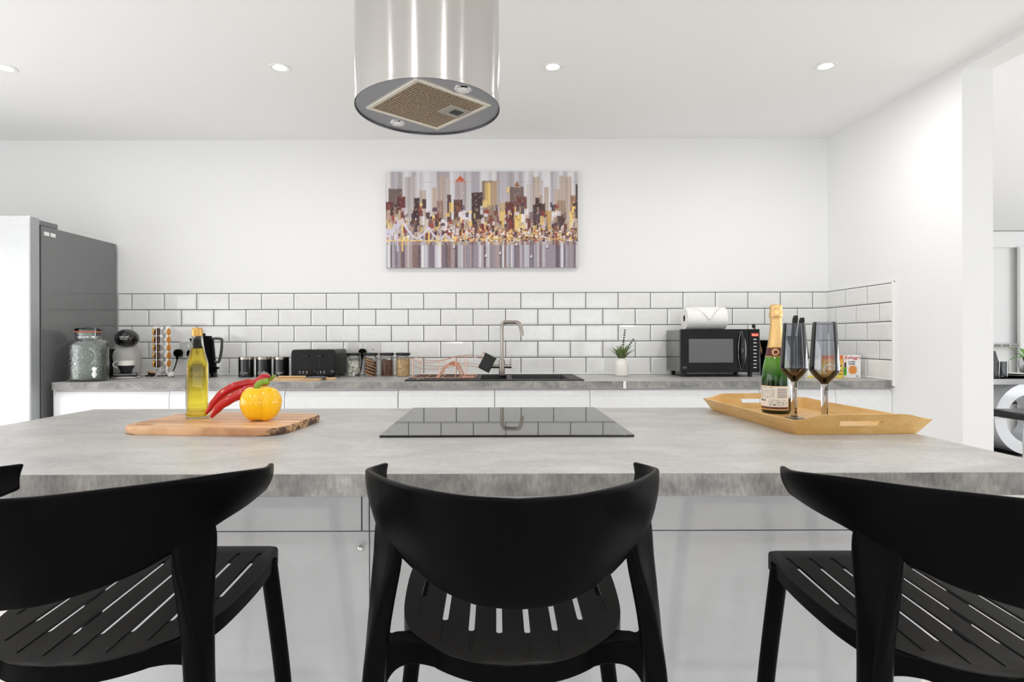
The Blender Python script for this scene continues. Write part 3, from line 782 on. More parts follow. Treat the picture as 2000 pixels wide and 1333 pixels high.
# ================================================================ sink, tap, dish rack
z0 = WT
sy0, sy1 = 3.035, 3.545; sx0, sx1 = X(790, 3.035), X(1141, 3.035)
scx, scy = (sx0+sx1)/2, (sy0+sy1)/2
t = thing('kitchen_sink', 'black composite sink with drainer let into the back worktop', 'sink', (scx, scy, z0))
M['sink'] = mat('black composite', (34, 34, 36), 0.5, bump=(600, 0.15))
hw, hd = (sx1-sx0)/2, (sy1-sy0)/2
b1 = (X(938, 3.1)-scx, X(991, 3.1)-scx); b2 = (X(1001, 3.1)-scx, X(1112, 3.1)-scx)
bm = bm_new()
def rr(a, b, c, d, r, n=5):
    out = []
    for (cx_, cy_, s) in ((b-r, d-r, 0), (a+r, d-r, 1), (a+r, c+r, 2), (b-r, c+r, 3)):
        for i in range(n+1):
            q = PI/2*s+PI/2*i/n; out.append((cx_+r*math.cos(q), cy_+r*math.sin(q)))
    return out
# top deck built as strips round the two bowls
y0_, y1_ = -hd+0.05, hd-0.095
for a in ((-hw, b1[0], -hd, hd), (b1[1], b2[0], -hd, hd), (b2[1], hw, -hd, hd), (b1[0], b1[1], -hd, y0_), (b1[0], b1[1], y1_, hd), (b2[0], b2[1], -hd, y0_), (b2[0], b2[1], y1_, hd)):
    box(bm, a[0], a[1], a[2], a[3], 0.0003, 0.0065, 0.0)
bmesh.ops.remove_doubles(bm, verts=bm.verts, dist=1e-5)
finish('deck', bm, M['sink'], t, smooth=False)
for a, b in (b1, b2):
    bm = bm_new(); rings(bm, [[(x, y, 0.006) for x, y in rr(a, b, y0_, y1_, 0.03)], [(x, y, -0.03) for x, y in rr(a+0.008, b-0.008, y0_+0.008, y1_-0.008, 0.03)], [(x, y, -0.036) for x, y in rr(a+0.02, b-0.02, y0_+0.02, y1_-0.02, 0.03)]], cap0=False)
    finish('bowl', bm, M['sink'], t)
bm = bm_new()
for i in range(9): box(bm, -hw+0.07+i*0.036, -hw+0.078+i*0.036, -hd+0.06, hd-0.12, 0.0065, 0.0090, 0.001)
finish('drainer_ribs', bm, M['sink'], t)
bm = bm_new(); lathe(bm, [(0.020, 0.0064), (0.020, 0.0075), (0.006, 0.0078), (0.0001, 0.0078)], (X(820, 3.12)-scx, -hd+0.08, 0), 24); finish('overflow_cap', bm, M['chrome'], t)

td = 3.43; tx = X(980, td)
t = thing('kitchen_tap', 'brushed nickel tap with square swan neck behind the black sink', 'tap', (tx, td, z0+0.0066))
def tz(py): return EYE-(py-664)/F*td-(z0+0.0066)
kk = td/F
bm = bm_new(); lathe(bm, [(0.0215, 0), (0.0215, 0.004), (0.0185, 0.006), (0.0185, tz(706)), (0.0125, tz(702))], seg=28); finish('body', bm, M['nickel'], t)
bm = bm_new(); pts = [(0, 0, tz(706)), (0, 0, tz(660)), (0, 0, tz(643)), (0.004, 0, tz(636)), (0.012, -0.001, tz(631.5)), (0.024, -0.003, tz(631)), (0.07, -0.012, tz(631)), (0.095, -0.02, tz(632)), (0.108, -0.03, tz(637)), (0.115, -0.04, tz(646)), (0.1185, -0.045, tz(657))]
tube(bm, smooth_pts(pts, 5), 0.0105, 18); finish('spout', bm, M['nickel'], t)
bm = bm_new(); tube(bm, [(-22*kk, 0, tz(717)), (19*kk, 0, tz(717))], 0.0115, 20)
cr = finish('handle_bar', bm, M['nickel'], t)
bm = bm_new(); tube(bm, [(17*kk, 0, tz(716)), (17*kk, 0, tz(697))], 0.0045, 12); finish('lever', bm, M['nickel'], cr)
bm = bm_new(); tube(bm, [(-24*kk, 0, tz(717)), (-26.5*kk, 0, tz(717))], 0.0085, 16); finish('lever', bm, M['nickel'], cr)

# dish rack: wavy copper wires on the drainer
rx0, rx1 = X(800, 3.2), X(938, 3.2); ry0, ry1 = 3.10, 3.40
t = thing('dish_rack', 'copper wire dish rack with wavy sides on the sink drainer', 'dish rack', ((rx0+rx1)/2, (ry0+ry1)/2, z0+0.0095))
ox, oy, oz = t.location
def wv(px, py, d): 
    p = P(px, py, d); return (p.x-ox, p.y-oy, p.z-oz)
rr_ = 0.0014
up = [(802, 700), (815, 706), (828, 708.5), (850, 708), (868, 704), (890, 698), (912, 696.5), (930, 699), (942, 702)]
lo = [(800, 712), (815, 718), (830, 721), (850, 721.5), (870, 719), (888, 715.5), (908, 714), (925, 716), (936, 719)]
def wire(pts, name, n=5, r=rr_):
    bm = bm_new(); tube(bm, smooth_pts(pts, n), r, 8); return finish(name, bm, M['copper'], t)
for d, dy in ((ry0, 0), (ry1, -4.0)):
    wire([wv(x*(ry0/ d)+CX*(1-ry0/d), 664+(y-664)*ry0/d-0.0, d) for x, y in up], 'side_wire')
    wire([wv(x*(ry0/ d)+CX*(1-ry0/d), 664+(y-664)*ry0/d, d) for x, y in lo], 'side_wire')
    zb = 0.004
    x_l, x_r = X(805, ry0)-ox, X(928, ry0)-ox
    wire([(x_l, d-oy, zb), (x_r, d-oy, zb)], 'base_rail', 1, 0.003)
    for px in (806, 858, 890, 907):
        zt2 = wv(px, np.interp(px, [a for a, b in up], [b for a, b in up]), ry0)[2]
        wire([(X(px, ry0)-ox, d-oy, zb), (X(px, ry0)-ox, d-oy, zt2)], 'upright', 1)
for px in (805, 830, 862, 895, 928):
    x_ = X(px, ry0)-ox
    wire([(x_, ry0-oy, 0.004), (x_, ry1-oy, 0.004)], 'cross_wire', 1, 0.0022)
for px, s in ((800, -1), (940, 1)):
    z_t = wv(px, 702, ry0)[2]; x_ = X(px, ry0)-ox
    wire([(x_, ry0-oy, z_t), (x_+s*0.004, (ry0+ry1)/2-oy, z_t), (x_, ry1-oy, z_t)], 'end_wire', 4)
for d in (ry0+0.06, ry1-0.06):       # curved plate supports: flat copper band bent into an arch
    bm = bm_new(); arc = smooth_pts([(-0.085, 0.006), (-0.07, 0.02), (-0.045, 0.06), (-0.02, 0.078), (0.0, 0.082), (0.02, 0.074), (0.04, 0.045), (0.055, 0.012), (0.065, 0.006), (0.12, 0.006)], 5)
    xo = X(873, ry0)-ox
    rings(bm, [[(xo+a+0.022, d-oy-0.012, max(0.002, b-0.014)), (xo+a+0.022, d-oy+0.012, b), (xo+a+0.022, d-oy+0.012, b+0.003), (xo+a+0.022, d-oy-0.012, max(0.005, b-0.011))] for a, b in arc]); finish('plate_support', bm, M['copper'], t)
# cutlery cup hooked on the rack end
cp = P(951.5, 709, 3.22)
t = thing('cutlery_cup', 'tilted black cutlery cup hooked on the end of the copper rack', 'cutlery holder', (cp.x, cp.y, cp.z))
t.rotation_euler = (0, math.radians(27), 0)
bm = bm_new(); box(bm, -0.034, 0.034, -0.03, 0.03, -0.046, 0.040, 0.006, 3); finish('cup', bm, M['mblack'], t)
bm = bm_new(); box(bm, -0.036, 0.036, -0.032, 0.032, 0.036, 0.046, 0.002, 2); finish('rim', bm, M['mblack'], t)
bm = bm_new(); tube(bm, [(-0.032, 0, 0.040), (-0.046, 0, 0.044), (-0.047, 0, 0.02)], 0.0022, 8); finish('hook', bm, M['copper'], t)

# ================================================================ appliances and jars on the back worktop
def base_at(px, d): return (X(px, d), d, WT)

# glass drink dispenser
d = 3.13; q = d/F
t = thing('drink_dispenser', 'embossed clear glass drink dispenser with white tap beside the fridge', 'drink dispenser', base_at(172, d), 0.32)
t.scale = (0.84, 0.84, 1.0)
M['emb'] = thin('embossed greenish glass', (228, 237, 233), 1.6, 0.04, bump=(95, 1.0), grad=(0.0, 0.06, (176, 204, 172)), boost=3.2)
prof = [(0.098, 0.0), (0.110, 0.004), (0.1135, 0.02), (0.1125, 0.17), (0.1125, 0.195), (0.104, 0.215), (0.080, 0.222), (0.072, 0.228), (0.071, 0.252), (0.074, 0.258), (0.074, 0.262)]
ins = [(0.070, 0.262), (0.067, 0.25), (0.068, 0.226), (0.098, 0.212), (0.107, 0.195), (0.107, 0.02), (0.10, 0.012), (0.0001, 0.010)]
bm = bm_new(); lathe(bm, prof+ins, seg=64, cap0=True, cap1=False); finish('jar', bm, M['emb'], t, angle=60)
bm = bm_new(); lathe(bm, [(0.0745, 0.2635), (0.0765, 0.266), (0.0745, 0.2685)], seg=48, cap0=False, cap1=False); finish('seal', bm, mat('orange rubber seal', (206, 112, 72), 0.6), t)
bm = bm_new(); lathe(bm, [(0.073, 0.269), (0.074, 0.278), (0.066, 0.285), (0.0001, 0.289)], seg=48); lid = finish('lid', bm, M['glassclear'], t)
bm = bm_new(); tube(bm, smooth_pts([(0.052, -0.056, 0.225), (0.056, -0.058, 0.25), (0.054, -0.052, 0.28), (0.02, -0.03, 0.290), (-0.03, 0.0, 0.290)], 4), 0.0014, 8)
lathe(bm, [(0.0755, 0.236), (0.0755, 0.239)], seg=48, cap0=False, cap1=False); finish('clip_wire', bm, M['chrome'], t)
bm = bm_new(); tube(bm, [(0.062, -0.093, 0.040), (0.070, -0.125, 0.040)], 0.013, 20); tube(bm, [(0.071, -0.122, 0.062), (0.071, -0.126, 0.022)], [0.009, 0.0065], 16)
box(bm, 0.058, 0.084, -0.130, -0.116, 0.060, 0.078, 0.004, 2); finish('spigot', bm, M['white'], t)
bm = bm_new()
for k in range(3): lathe(bm, [(0.047-k*0.004, 0), (0.046-k*0.004, 0.0018), (0.045-k*0.004, 0)], (0.03, -0.1085+k*0.0002, 0.135), 48, axis='Y', cap0=False, cap1=False)
finish('emblem_ring', bm, M['emb'], t)

# capsule coffee machine
d = 3.36; q = d/F
t = thing('coffee_machine', 'rounded grey and black capsule coffee machine between dispenser and capsule rack', 'coffee machine', base_at(246, d), 0.5)
t.scale = (0.86, 0.86, 1.0)
M['grey'] = mat('grey plastic', (176, 174, 172), 0.35); M['pale'] = mat('pale grey plastic', (214, 212, 210), 0.35)
prof = [(0.078, 0.012), (0.086, 0.03), (0.089, 0.08), (0.088, 0.13), (0.083, 0.155), (0.074, 0.172), (0.066, 0.185), (0.060, 0.20)]
bm = bm_new(); lathe(bm, prof, (0, 0.03, 0), 48, sy=1.05); 
finish('body', bm, M['grey'], t)
bm = bm_new(); lathe(bm, [(0.074, 0.0), (0.080, 0.003), (0.080, 0.010), (0.076, 0.012)], (0, -0.015, 0), 48, sup=3, sy=0.95); finish('base', bm, M['pale'], t)
bm = bm_new(); blob(bm, (0.006, -0.01, 0.230), 0.0735, 0.088, 0.0545, 40, 24, fn=lambda p: Vector((p.x, p.y, p.z))); finish('head', bm, M['gblack'], t)
bm = bm_new(); box(bm, -0.070, 0.070, -0.088, 0.02, 0.010, 0.033, 0.006, 3); finish('drip_tray', bm, M['gblack'], t)
bm = bm_new(); lathe(bm, [(0.086, 0.0), (0.091, 0.09), (0.080, 0.165)], (-0.022, 0.05, 0.004), 40, cap0=True); finish('water_tank', bm, M['gblack'], t)
text('lettering', 'NESCAFE', 0.0125, (-0.004, -0.0995, 0.2335), M['ink'], t, align='CENTER')
text('lettering', 'Dolce Gusto', 0.0085, (-0.004, -0.0988, 0.224), M['ink'], t, align='CENTER')
# cup standing on its tray: white outside, dark saucer-like foot as in the picture
t2 = thing('coffee_cup', 'white and black coffee cup on the drip tray of the coffee machine', 'cup', (t.location.x+0.006, t.location.y-0.052-0.075, WT+0.0))
t2.location = (t.location.x+0.033, t.location.y-0.050, WT+0.0338); t2.rotation_euler = (0, 0, 0.3); t2.scale = (0.86, 0.86, 0.9)
bm = bm_new(); lathe(bm, [(0.030, 0), (0.033, 0.003), (0.036, 0.020), (0.046, 0.034), (0.049, 0.047)], seg=40, cap1=False); finish('lower_half', bm, M['mblack'], t2)
bm = bm_new(); lathe(bm, [(0.049, 0.047), (0.050, 0.078), (0.048, 0.078), (0.047, 0.049), (0.0001, 0.045)], seg=40, cap0=False); finish('upper_half', bm, M['ceramic'], t2)
bm = bm_new(); tube(bm, smooth_pts([(-0.046, 0, 0.068), (-0.060, 0, 0.070), (-0.074, 0, 0.060), (-0.074, 0, 0.045), (-0.060, 0, 0.034), (-0.042, 0, 0.032)], 5), 0.0042, 12); finish('handle', bm, M['ceramic'], t2)

# capsule rack with its capsules
d = 3.40; q = d/F
rkx, rky, rkz = base_at(317, d)
t = thing('capsule_rack', 'chrome wire rack holding columns of coffee capsules', 'capsule rack', (rkx, rky, rkz))
bm = bm_new()
for k in range(4):
    a = PI/4+PI/2*k
    tube(bm, smooth_pts([(0.005*math.cos(a), 0.005*math.sin(a), 0.03), (0.03*math.cos(a), 0.03*math.sin(a), 0.012), (0.055*math.cos(a), 0.055*math.sin(a), 0.003), (0.068*math.cos(a), 0.068*math.sin(a), 0.003)], 4), 0.0022, 8)
finish('foot', bm, M['chrome'], t)
bm = bm_new(); tube(bm, [(0, 0, 0.02), (0, 0, 0.30)], 0.0028, 10); finish('pole', bm, M['chrome'], t)
for k in range(4):
    a = PI/2*k+PI/4
    for s in (-1, 1):
        bm = bm_new()
        ca, sa = math.cos(a+s*0.42), math.sin(a+s*0.42)
        tube(bm, smooth_pts([(0.036*ca, 0.036*sa, 0.03), (0.038*ca, 0.038*sa, 0.05), (0.038*ca, 0.038*sa, 0.285), (0.028*ca, 0.028*sa, 0.305), (0.005*ca, 0.005*sa, 0.298)], 4), 0.0015, 8); finish('guide_wire', bm, M['chrome'], t)
bm = bm_new(); lathe(bm, [(0.045, 0.303), (0.0465, 0.3045), (0.045, 0.306)], seg=32, cap0=False, cap1=False); lathe(bm, [(0.040, 0.045), (0.0415, 0.0465), (0.040, 0.048)], seg=32, cap0=False, cap1=False); finish('ring', bm, M['chrome'], t)
M['cap_o'] = mat('orange foil', (232, 150, 52), 0.35, 0.5); M['cap_w'] = mat('white capsule shell', (238, 236, 230), 0.35); M['cap_b'] = mat('dark brown capsule shell', (42, 28, 26), 0.3, 0.2); M['cap_f'] = mat('dark brown foil', (70, 48, 36), 0.3, 0.5); M['cap_y'] = mat('golden foil', (216, 160, 70), 0.35, 0.5)
def capsule(label, body, foil, grp):
    c = thing('coffee_capsule', label, 'coffee capsule', (0, 0, 0), group=grp)
    bm = bm_new(); lathe(bm, [(0.0001, -0.022), (0.010, -0.0215), (0.0155, -0.018), (0.0185, -0.006), (0.0205, 0.0), (0.0225, 0.0008), (0.0225, 0.0018)], (0, 0, 0), 24, axis='X'); finish('shell', bm, M[body], c)
    bm = bm_new(); lathe(bm, [(0.0218, 0.0019), (0.012, 0.0034), (0.0001, 0.0036)], (0, 0, 0), 24, axis='X', cap0=True); finish('foil_lid', bm, M[foil], c)
    return c
pos = ['topmost', 'second from the top', 'third from the top', 'fourth from the top', 'fifth from the top']
for nm, col, ang, body, foil, rad, xo_ in (('golden', 'left', PI, 'cap_y', 'cap_y', 0.044, 0), ('dark brown', 'middle', -PI/2, 'cap_b', 'cap_f', 0.030, -0.008), ('orange lidded white', 'right', 0.0, 'cap_w', 'cap_o', 0.036, 0)):
    src = None
    for k in range(5):
        lb = '%s coffee capsule, %s in %s column of wire rack' % (nm, pos[k], col)
        if src is None: src = capsule(lb, body, foil, 'coffee capsules in the wire rack'); c = src
        else: c = copy_tree(src); c['label'] = lb
        c.location = (rkx+rad*math.cos(ang)+xo_, rky+rad*math.sin(ang), rkz+0.268-k*0.0465); c.rotation_euler = (0, 0, ang)
for nm, sx, body, foil, ang in (('golden', -1, 'cap_b', 'cap_y', PI), ('orange lidded white', 1, 'cap_w', 'cap_o', 0)):
    c = capsule('%s coffee capsule tilted at %s foot of wire rack' % (nm, 'left' if sx < 0 else 'right'), body, foil, 'coffee capsules in the wire rack')
    c.location = (rkx+sx*0.055, rky-0.012, rkz+0.030); c.rotation_euler = (0, -PI/2+0.25 if sx < 0 else -PI/2-0.25, 0); c.scale = (1.1, 1.1, 1.1)

# kettle
d = 3.42; q = d/F
t = thing('kettle', 'black electric kettle standing behind the oil bottle', 'kettle', base_at(398, d))
t.scale = (0.92, 0.92, 1)
bm = bm_new()
secs = [(0.078, 0.030), (0.077, 0.05), (0.068, 0.12), (0.062, 0.18), (0.058, 0.225), (0.050, 0.235)]
lathe(bm, secs, seg=40); finish('body', bm, M['black'], t)
bm = bm_new(); lathe(bm, [(0.080, 0.0), (0.083, 0.004), (0.080, 0.024), (0.074, 0.029)], seg=40); finish('power_base', bm, M['gblack'], t)
bm = bm_new(); rings(bm, [[(-0.050, -0.02, 0.232), (-0.050, 0.02, 0.232), (-0.054, 0.016, 0.175), (-0.054, -0.016, 0.175)], [(-0.092, -0.005, 0.228), (-0.092, 0.005, 0.228), (-0.088, 0.003, 0.222), (-0.088, -0.003, 0.222)]]); finish('spout', bm, M['black'], t)
bm = bm_new(); lathe(bm, [(0.050, 0.2345), (0.046, 0.243), (0.0001, 0.246)], seg=36); 
l_ = finish('lid', bm, M['black'], t)
bm = bm_new(); blob(bm, (0, 0, 0.252), 0.011, 0.011, 0.008, 14, 10); finish('lid_knob', bm, M['black'], l_)
bm = bm_new(); tube(bm, smooth_pts([(0.050, 0, 0.226), (0.075, 0, 0.229), (0.110, 0, 0.226), (0.117, 0, 0.212), (0.112, 0, 0.150), (0.100, 0, 0.100), (0.090, 0, 0.088), (0.068, 0, 0.093)], 5), 0.0095, 14, sc=(1.3, 0.8)); finish('handle', bm, mat('dark grey handle', (62, 62, 64), 0.35), t)
bm = bm_new(); tube(bm, [(0.070, 0, 0.052), (0.098, 0, 0.055)], [0.005, 0.008], 12); finish('switch', bm, M['gblack'], t)

# canisters
M['canblack'] = mat('gloss black enamel', (16, 16, 17), 0.16, coat=0.4)
src = None
for px, wrd in ((481, 'Sugar'), (515.5, 'Coffee'), (549.5, 'Tea')):
    d = 3.42; q = d/F; lb = 'black canister with steel lid and white lettering reading %s' % wrd
    if src is None:
        src = thing('canister', lb, 'canister', base_at(px, d), group='black canisters beside the toaster')
        src.scale = (0.92, 0.92, 1)
        bm = bm_new(); lathe(bm, [(0.0465, 0), (0.048, 0.003), (0.048, 0.104)], seg=48); finish('body', bm, M['canblack'], src)
        bm = bm_new(); lathe(bm, [(0.0485, 0.1045), (0.0485, 0.118), (0.046, 0.121), (0.0001, 0.121)], seg=48, cap0=True); finish('lid', bm, M['nickel'], src)
        c = src
    else:
        c = src.copy(); COL.objects.link(c); c.location = base_at(px, d); c['label'] = lb
        for ch in src.children:
            if ch.type == 'MESH': k = ch.copy(); COL.objects.link(k); k.parent = c
    o = text('lettering', wrd, 0.024, (0, 0, 0), M['ink'], c, align='LEFT', shear=0.35, bold=0.0005)
    o.rotation_euler = (0, 0, 0); rc = 0.0484
    for v in o.data.vertices:
        a_ = v.co.x/rc-0.52; v.co = Vector((rc*math.sin(a_), -rc*math.cos(a_), 0.020+v.co.y))

# toaster
tf, tb = 3.30, 3.555
ax, bx_ = X(568, tf), X(655, tf)
t = thing('toaster', 'matt black four slice toaster between canisters and glass jars', 'toaster', ((ax+bx_)/2, (tf+tb)/2, WT))
hw, hd = (bx_-ax)/2, (tb-tf)/2
bm = bm_new()
rings(bm, [[(x*hw, y, z) for x, z in [(-1, 0.012), (-1.0, 0.140), (-0.97, 0.155), (-0.91, 0.163), (0.91, 0.163), (0.97, 0.155), (1.0, 0.140), (1, 0.012)]] for y in (-hd, hd)])
o = finish('body', bm, mat('matt black toaster shell', (24, 24, 26), 0.36, spec=0.3), t, angle=30); md = o.modifiers.new('soft', 'BEVEL'); md.width = 0.006; md.segments = 3; md.limit_method = 'ANGLE'; md.angle_limit = math.radians(60)
bm = bm_new(); box(bm, -hw+0.006, hw-0.006, -hd+0.006, hd-0.006, 0.0, 0.012); finish('base', bm, M['gblack'], t)
for x in (-0.33, 0.30):
    bm = bm_new(); box(bm, x*hw-0.002, x*hw+0.002, -hd-0.0008, -hd+0.002, 0.062, 0.128); finish('lever_slot', bm, M['gblack'], t)
    bm = bm_new(); box(bm, x*hw-0.017, x*hw+0.017, -hd-0.016, -hd-0.002, 0.122, 0.132, 0.003, 2); finish('lever', bm, M['mblack'], t)
for x in (-0.06, 0.72):
    bm = bm_new(); lathe(bm, [(0.012, 0.0), (0.0115, -0.010), (0.0105, -0.012), (0.0001, -0.012)], (x*hw+0.02, -hd, 0.038), 24, axis='Y'); kb = finish('dial', bm, M['gblack'], t)
    for i in range(3):
        bm = bm_new(); xx = (x-0.60+i*0.155)*hw+0.008; lathe(bm, [(0.0045, 0), (0.0045, -0.002), (0.0001, -0.002)], (xx, -hd, 0.036), 14, axis='Y'); box(bm, xx-0.005, xx+0.005, -hd-0.0006, -hd+0.001, 0.0245, 0.0265); finish('button', bm, M['steelflat'], t)
for i in range(4):
    bm = bm_new(); box(bm, -hw+0.024+i*0.057, -hw+0.048+i*0.057, -hd+0.05, hd-0.05, 0.1625, 0.1638); finish('toast_slot', bm, M['gblack'], t)

# wooden board and spatula lying in front of the toaster
d = 3.17
t = thing('serving_board', 'small pale wooden board lying in front of the toaster', 'chopping board', (X(585, d), d, WT))
M['palewood'] = ramp_mat('pale beech', [(0.3, (196, 158, 112)), (0.7, (226, 194, 150))], 6, (1, 9, 1), 0.5)
bm = bm_new(); w2 = 62*d/F
poly = [(x, y) for x, y in rr(-w2, w2*0.78, -0.09, 0.09, 0.03)]
prism(bm, poly, 0.0003, 0.012, 0.003, 2); finish('board', bm, M['palewood'], t)
bm = bm_new(); prism(bm, rr(w2*0.79, w2*1.16, -0.022, 0.022, 0.018), 0.0003, 0.0125, 0.003, 2); finish('grip', bm, M['palewood'], t)
t = thing('spatula', 'grey silicone spatula lying on the small pale board', 'spatula', (X(616, 3.14), 3.14, WT+0.0128))
bm = bm_new(); rings(bm, [[(x, y, z) for y, z in ((-w_, 0.0), (w_, 0.0), (w_, h_), (-w_, h_))] for x, w_, h_ in ((-0.055, 0.008, 0.006), (-0.03, 0.022, 0.008), (0.02, 0.030, 0.009), (0.045, 0.028, 0.007), (0.052, 0.02, 0.003))]); finish('blade', bm, mat('grey silicone', (98, 98, 102), 0.5), t)
bm = bm_new(); tube(bm, [(-0.052, 0, 0.006), (-0.20, 0, 0.006)], 0.0055, 10); finish('handle', bm, M['palewood'], t)

# storage jars
M['lidblack'] = mat('black jar lid', (38, 36, 36), 0.45); M['sug'] = mat('white sugar cubes', (246, 242, 234), 0.7)
M['bisc'] = mat('brown biscuits', (206, 160, 112), 0.7, var=(60, 0.3)); M['bisc2'] = mat('dark biscuits', (92, 60, 44), 0.7, var=(60, 0.3)); M['choc'] = mat('chocolate brown', (120, 78, 60), 0.5, var=(90, 0.35)); M['cer'] = mat('golden cereal flakes', (236, 204, 158), 0.7, var=(120, 0.3))
M['jarg'] = thin('jar glass', (250, 252, 251), 1.4, 0.03, boost=0.7)
rnd = random.Random(5)
jars = [(690.5, 'white sugar cubes'), (723.5, 'brown and dark biscuits'), (755.5, 'chocolate brown sticks'), (787, 'golden cereal flakes')]
src = None
for i, (px, what) in enumerate(jars):
    d = 3.45; lb = 'glass storage jar with black lid filled with %s' % what
    if src is None:
        src = thing('storage_jar', lb, 'jar', base_at(px, d), group='glass storage jars by the toaster')
        bm = bm_new(); lathe(bm, [(0.0001, 0.0002), (0.036, 0.0002), (0.040, 0.004), (0.0405, 0.02), (0.0405, 0.112), (0.037, 0.118), (0.0375, 0.124)], seg=40, cap1=False); finish('glass', bm, M['jarg'], src)
        bm = bm_new(); lathe(bm, [(0.0425, 0.126), (0.0435, 0.129), (0.0435, 0.138), (0.041, 0.1405), (0.0001, 0.1405)], seg=40); finish('lid', bm, M['lidblack'], src)
        bm = bm_new(); lathe(bm, [(0.038, 0.118), (0.0392, 0.121), (0.038, 0.124)], seg=40, cap0=False, cap1=False); finish('clamp_ring', bm, M['chrome'], src)
        c = src; parts = [o_ for o_ in src.children]
    else:
        c = src.copy(); COL.objects.link(c); c.location = base_at(px, d); c['label'] = lb
        for ch in parts: k = ch.copy(); COL.objects.link(k); k.parent = c
    bm = bm_new()
    if i == 0:
        for a in range(90):
            r, th = 0.030*math.sqrt(rnd.random()), rnd.random()*2*PI; z = 0.010+0.075*rnd.random()
            m4 = Matrix.Translation((r*math.cos(th), r*math.sin(th), z)) @ Matrix.Rotation(rnd.random()*3, 4, (rnd.random(), rnd.random(), rnd.random()))
            bmesh.ops.create_cube(bm, size=0.0145, matrix=m4)
        o = finish('sugar_cubes', bm, M['sug'], c, smooth=False); o['kind'] = 'stuff'
    elif i == 1:
        for k in range(11):
            m4 = Matrix.Translation((rnd.uniform(-.004, .004), rnd.uniform(-.004, .004), 0.012+k*0.0088)) @ Matrix.Rotation(0.45*(1 if k % 2 else 0.8), 4, 'Y')
            b0 = bmesh.ops.create_cone(bm, cap_ends=True, segments=24, radius1=0.034, radius2=0.033, depth=0.0065, matrix=m4)
            for f in set(f for v in b0['verts'] for f in v.link_faces): f.material_index = k % 2
        o = finish('biscuits', bm, [M['bisc'], M['bisc2']], c); o['kind'] = 'stuff'
    elif i == 2:
        for k in range(46):
            r, th = 0.033*math.sqrt(rnd.random()), rnd.random()*2*PI; x_, y_ = r*math.cos(th), r*math.sin(th)
            tube(bm, [(x_, y_, 0.005), (x_*0.95, y_*0.95, 0.085+rnd.random()*0.022)], 0.0042, 7)
        o = finish('chocolate_sticks', bm, M['choc'], c); o['kind'] = 'stuff'
    else:
        for k in range(620):
            r, th = (0.037 if k % 2 else 0.036*math.sqrt(rnd.random())), rnd.random()*2*PI; z = 0.006+0.100*rnd.random()
            m4 = Matrix.Translation((r*math.cos(th), r*math.sin(th), z)) @ Matrix.Rotation(rnd.random()*3, 4, (rnd.random()-.5, rnd.random()-.5, rnd.random()-.5)) @ Matrix.Diagonal((0.0055, 0.004, 0.0018, 1))
            bmesh.ops.create_icosphere(bm, subdivisions=1, radius=1.0, matrix=m4)
        lathe(bm, [(0.034, 0.004), (0.034, 0.100)], seg=20)
        o = finish('cereal', bm, M['cer'], c); o['kind'] = 'stuff'

# wall sockets with plugs
M['sock'] = mat('brushed socket plate', (214, 212, 210), 0.3, 0.3)
def socket(x0, x1, y0, y1, label):
    a = P(x0, y1, D-0.012); b = P(x1, y0, D-0.012)
    t = thing('wall_socket', label, 'socket', ((a.x+b.x)/2, D-0.0105, (a.z+b.z)/2))
    hw, hh = (b.x-a.x)/2, (b.z-a.z)/2
    bm = bm_new(); box(bm, -hw, hw, -0.009, 0, -hh, hh, 0.002, 2); finish('plate', bm, M['sock'], t)
    for s in (-0.22, 0.1):
        bm = bm_new(); box(bm, s*hw-0.006, s*hw+0.006, -0.0125, -0.0092, hh*0.25, hh*0.75, 0.001); finish('switch', bm, M['white'], t)
    bm = bm_new()
    for x_, z_ in ((0.55, 0.1), (0.43, -0.35), (0.67, -0.35)): box(bm, x_*hw-0.003, x_*hw+0.003, -0.0096, -0.009, z_*hh-0.004, z_*hh+0.004)
    finish('pin_holes', bm, M['gblack'], t)
    return t
def plug(px, py, label, cord):
    d = D-0.045; p = P(px, py, d)
    t = thing('power_plug', label, 'plug', (p.x, d, p.z))
    bm = bm_new(); lathe(bm, [(0.0225, 0.0235), (0.0235, 0.02), (0.0235, 0.004), (0.020, -0.006), (0.0001, -0.007)], (0, 0, 0), 28, axis='Y', sup=2.6); finish('plug_body', bm, M['black'], t)
    bm = bm_new(); pts = [(0, -0.001, -0.02), (0.001, -0.002, -0.04)]+[(x-p.x, y-d, z-p.z) for x, y, z in cord]
    sp_ = smooth_pts(pts, 5); n_ = len(sp_)
    tube(bm, sp_, [0.0075 if i < 3 else (0.0055 if i < 6 else 0.0033) for i in range(n_)], 10); finish('cord', bm, M['black'], t)
socket(352, 397, 668, 700, 'double socket on the tiles behind the oil bottle and kettle')
socket(680, 743, 669, 701, 'double socket on the tiles above the glass storage jars')
z_ = WT+0.004
plug(346, 690, 'black plug whose cord drops behind the capsule rack', [(X(345, 3.56), 3.56, 1.0), (X(338, 3.54), 3.54, 0.94), (X(325, 3.52), 3.52, z_), (X(300, 3.50), 3.50, z_), (X(284, 3.50), 3.50, z_)])
plug(371.5, 691, 'black plug half hidden behind the oil bottle', [(X(372, 3.56), 3.56, 1.0), (X(378, 3.55), 3.55, 0.94), (X(388, 3.545), 3.545, 0.93)])
plug(707, 689, 'black plug above the biscuit jar', [(X(707, 3.56), 3.56, 1.0), (X(705, 3.565), 3.565, 0.95), (X(700, 3.57), 3.57, z_), (X(685, 3.575), 3.575, z_)])

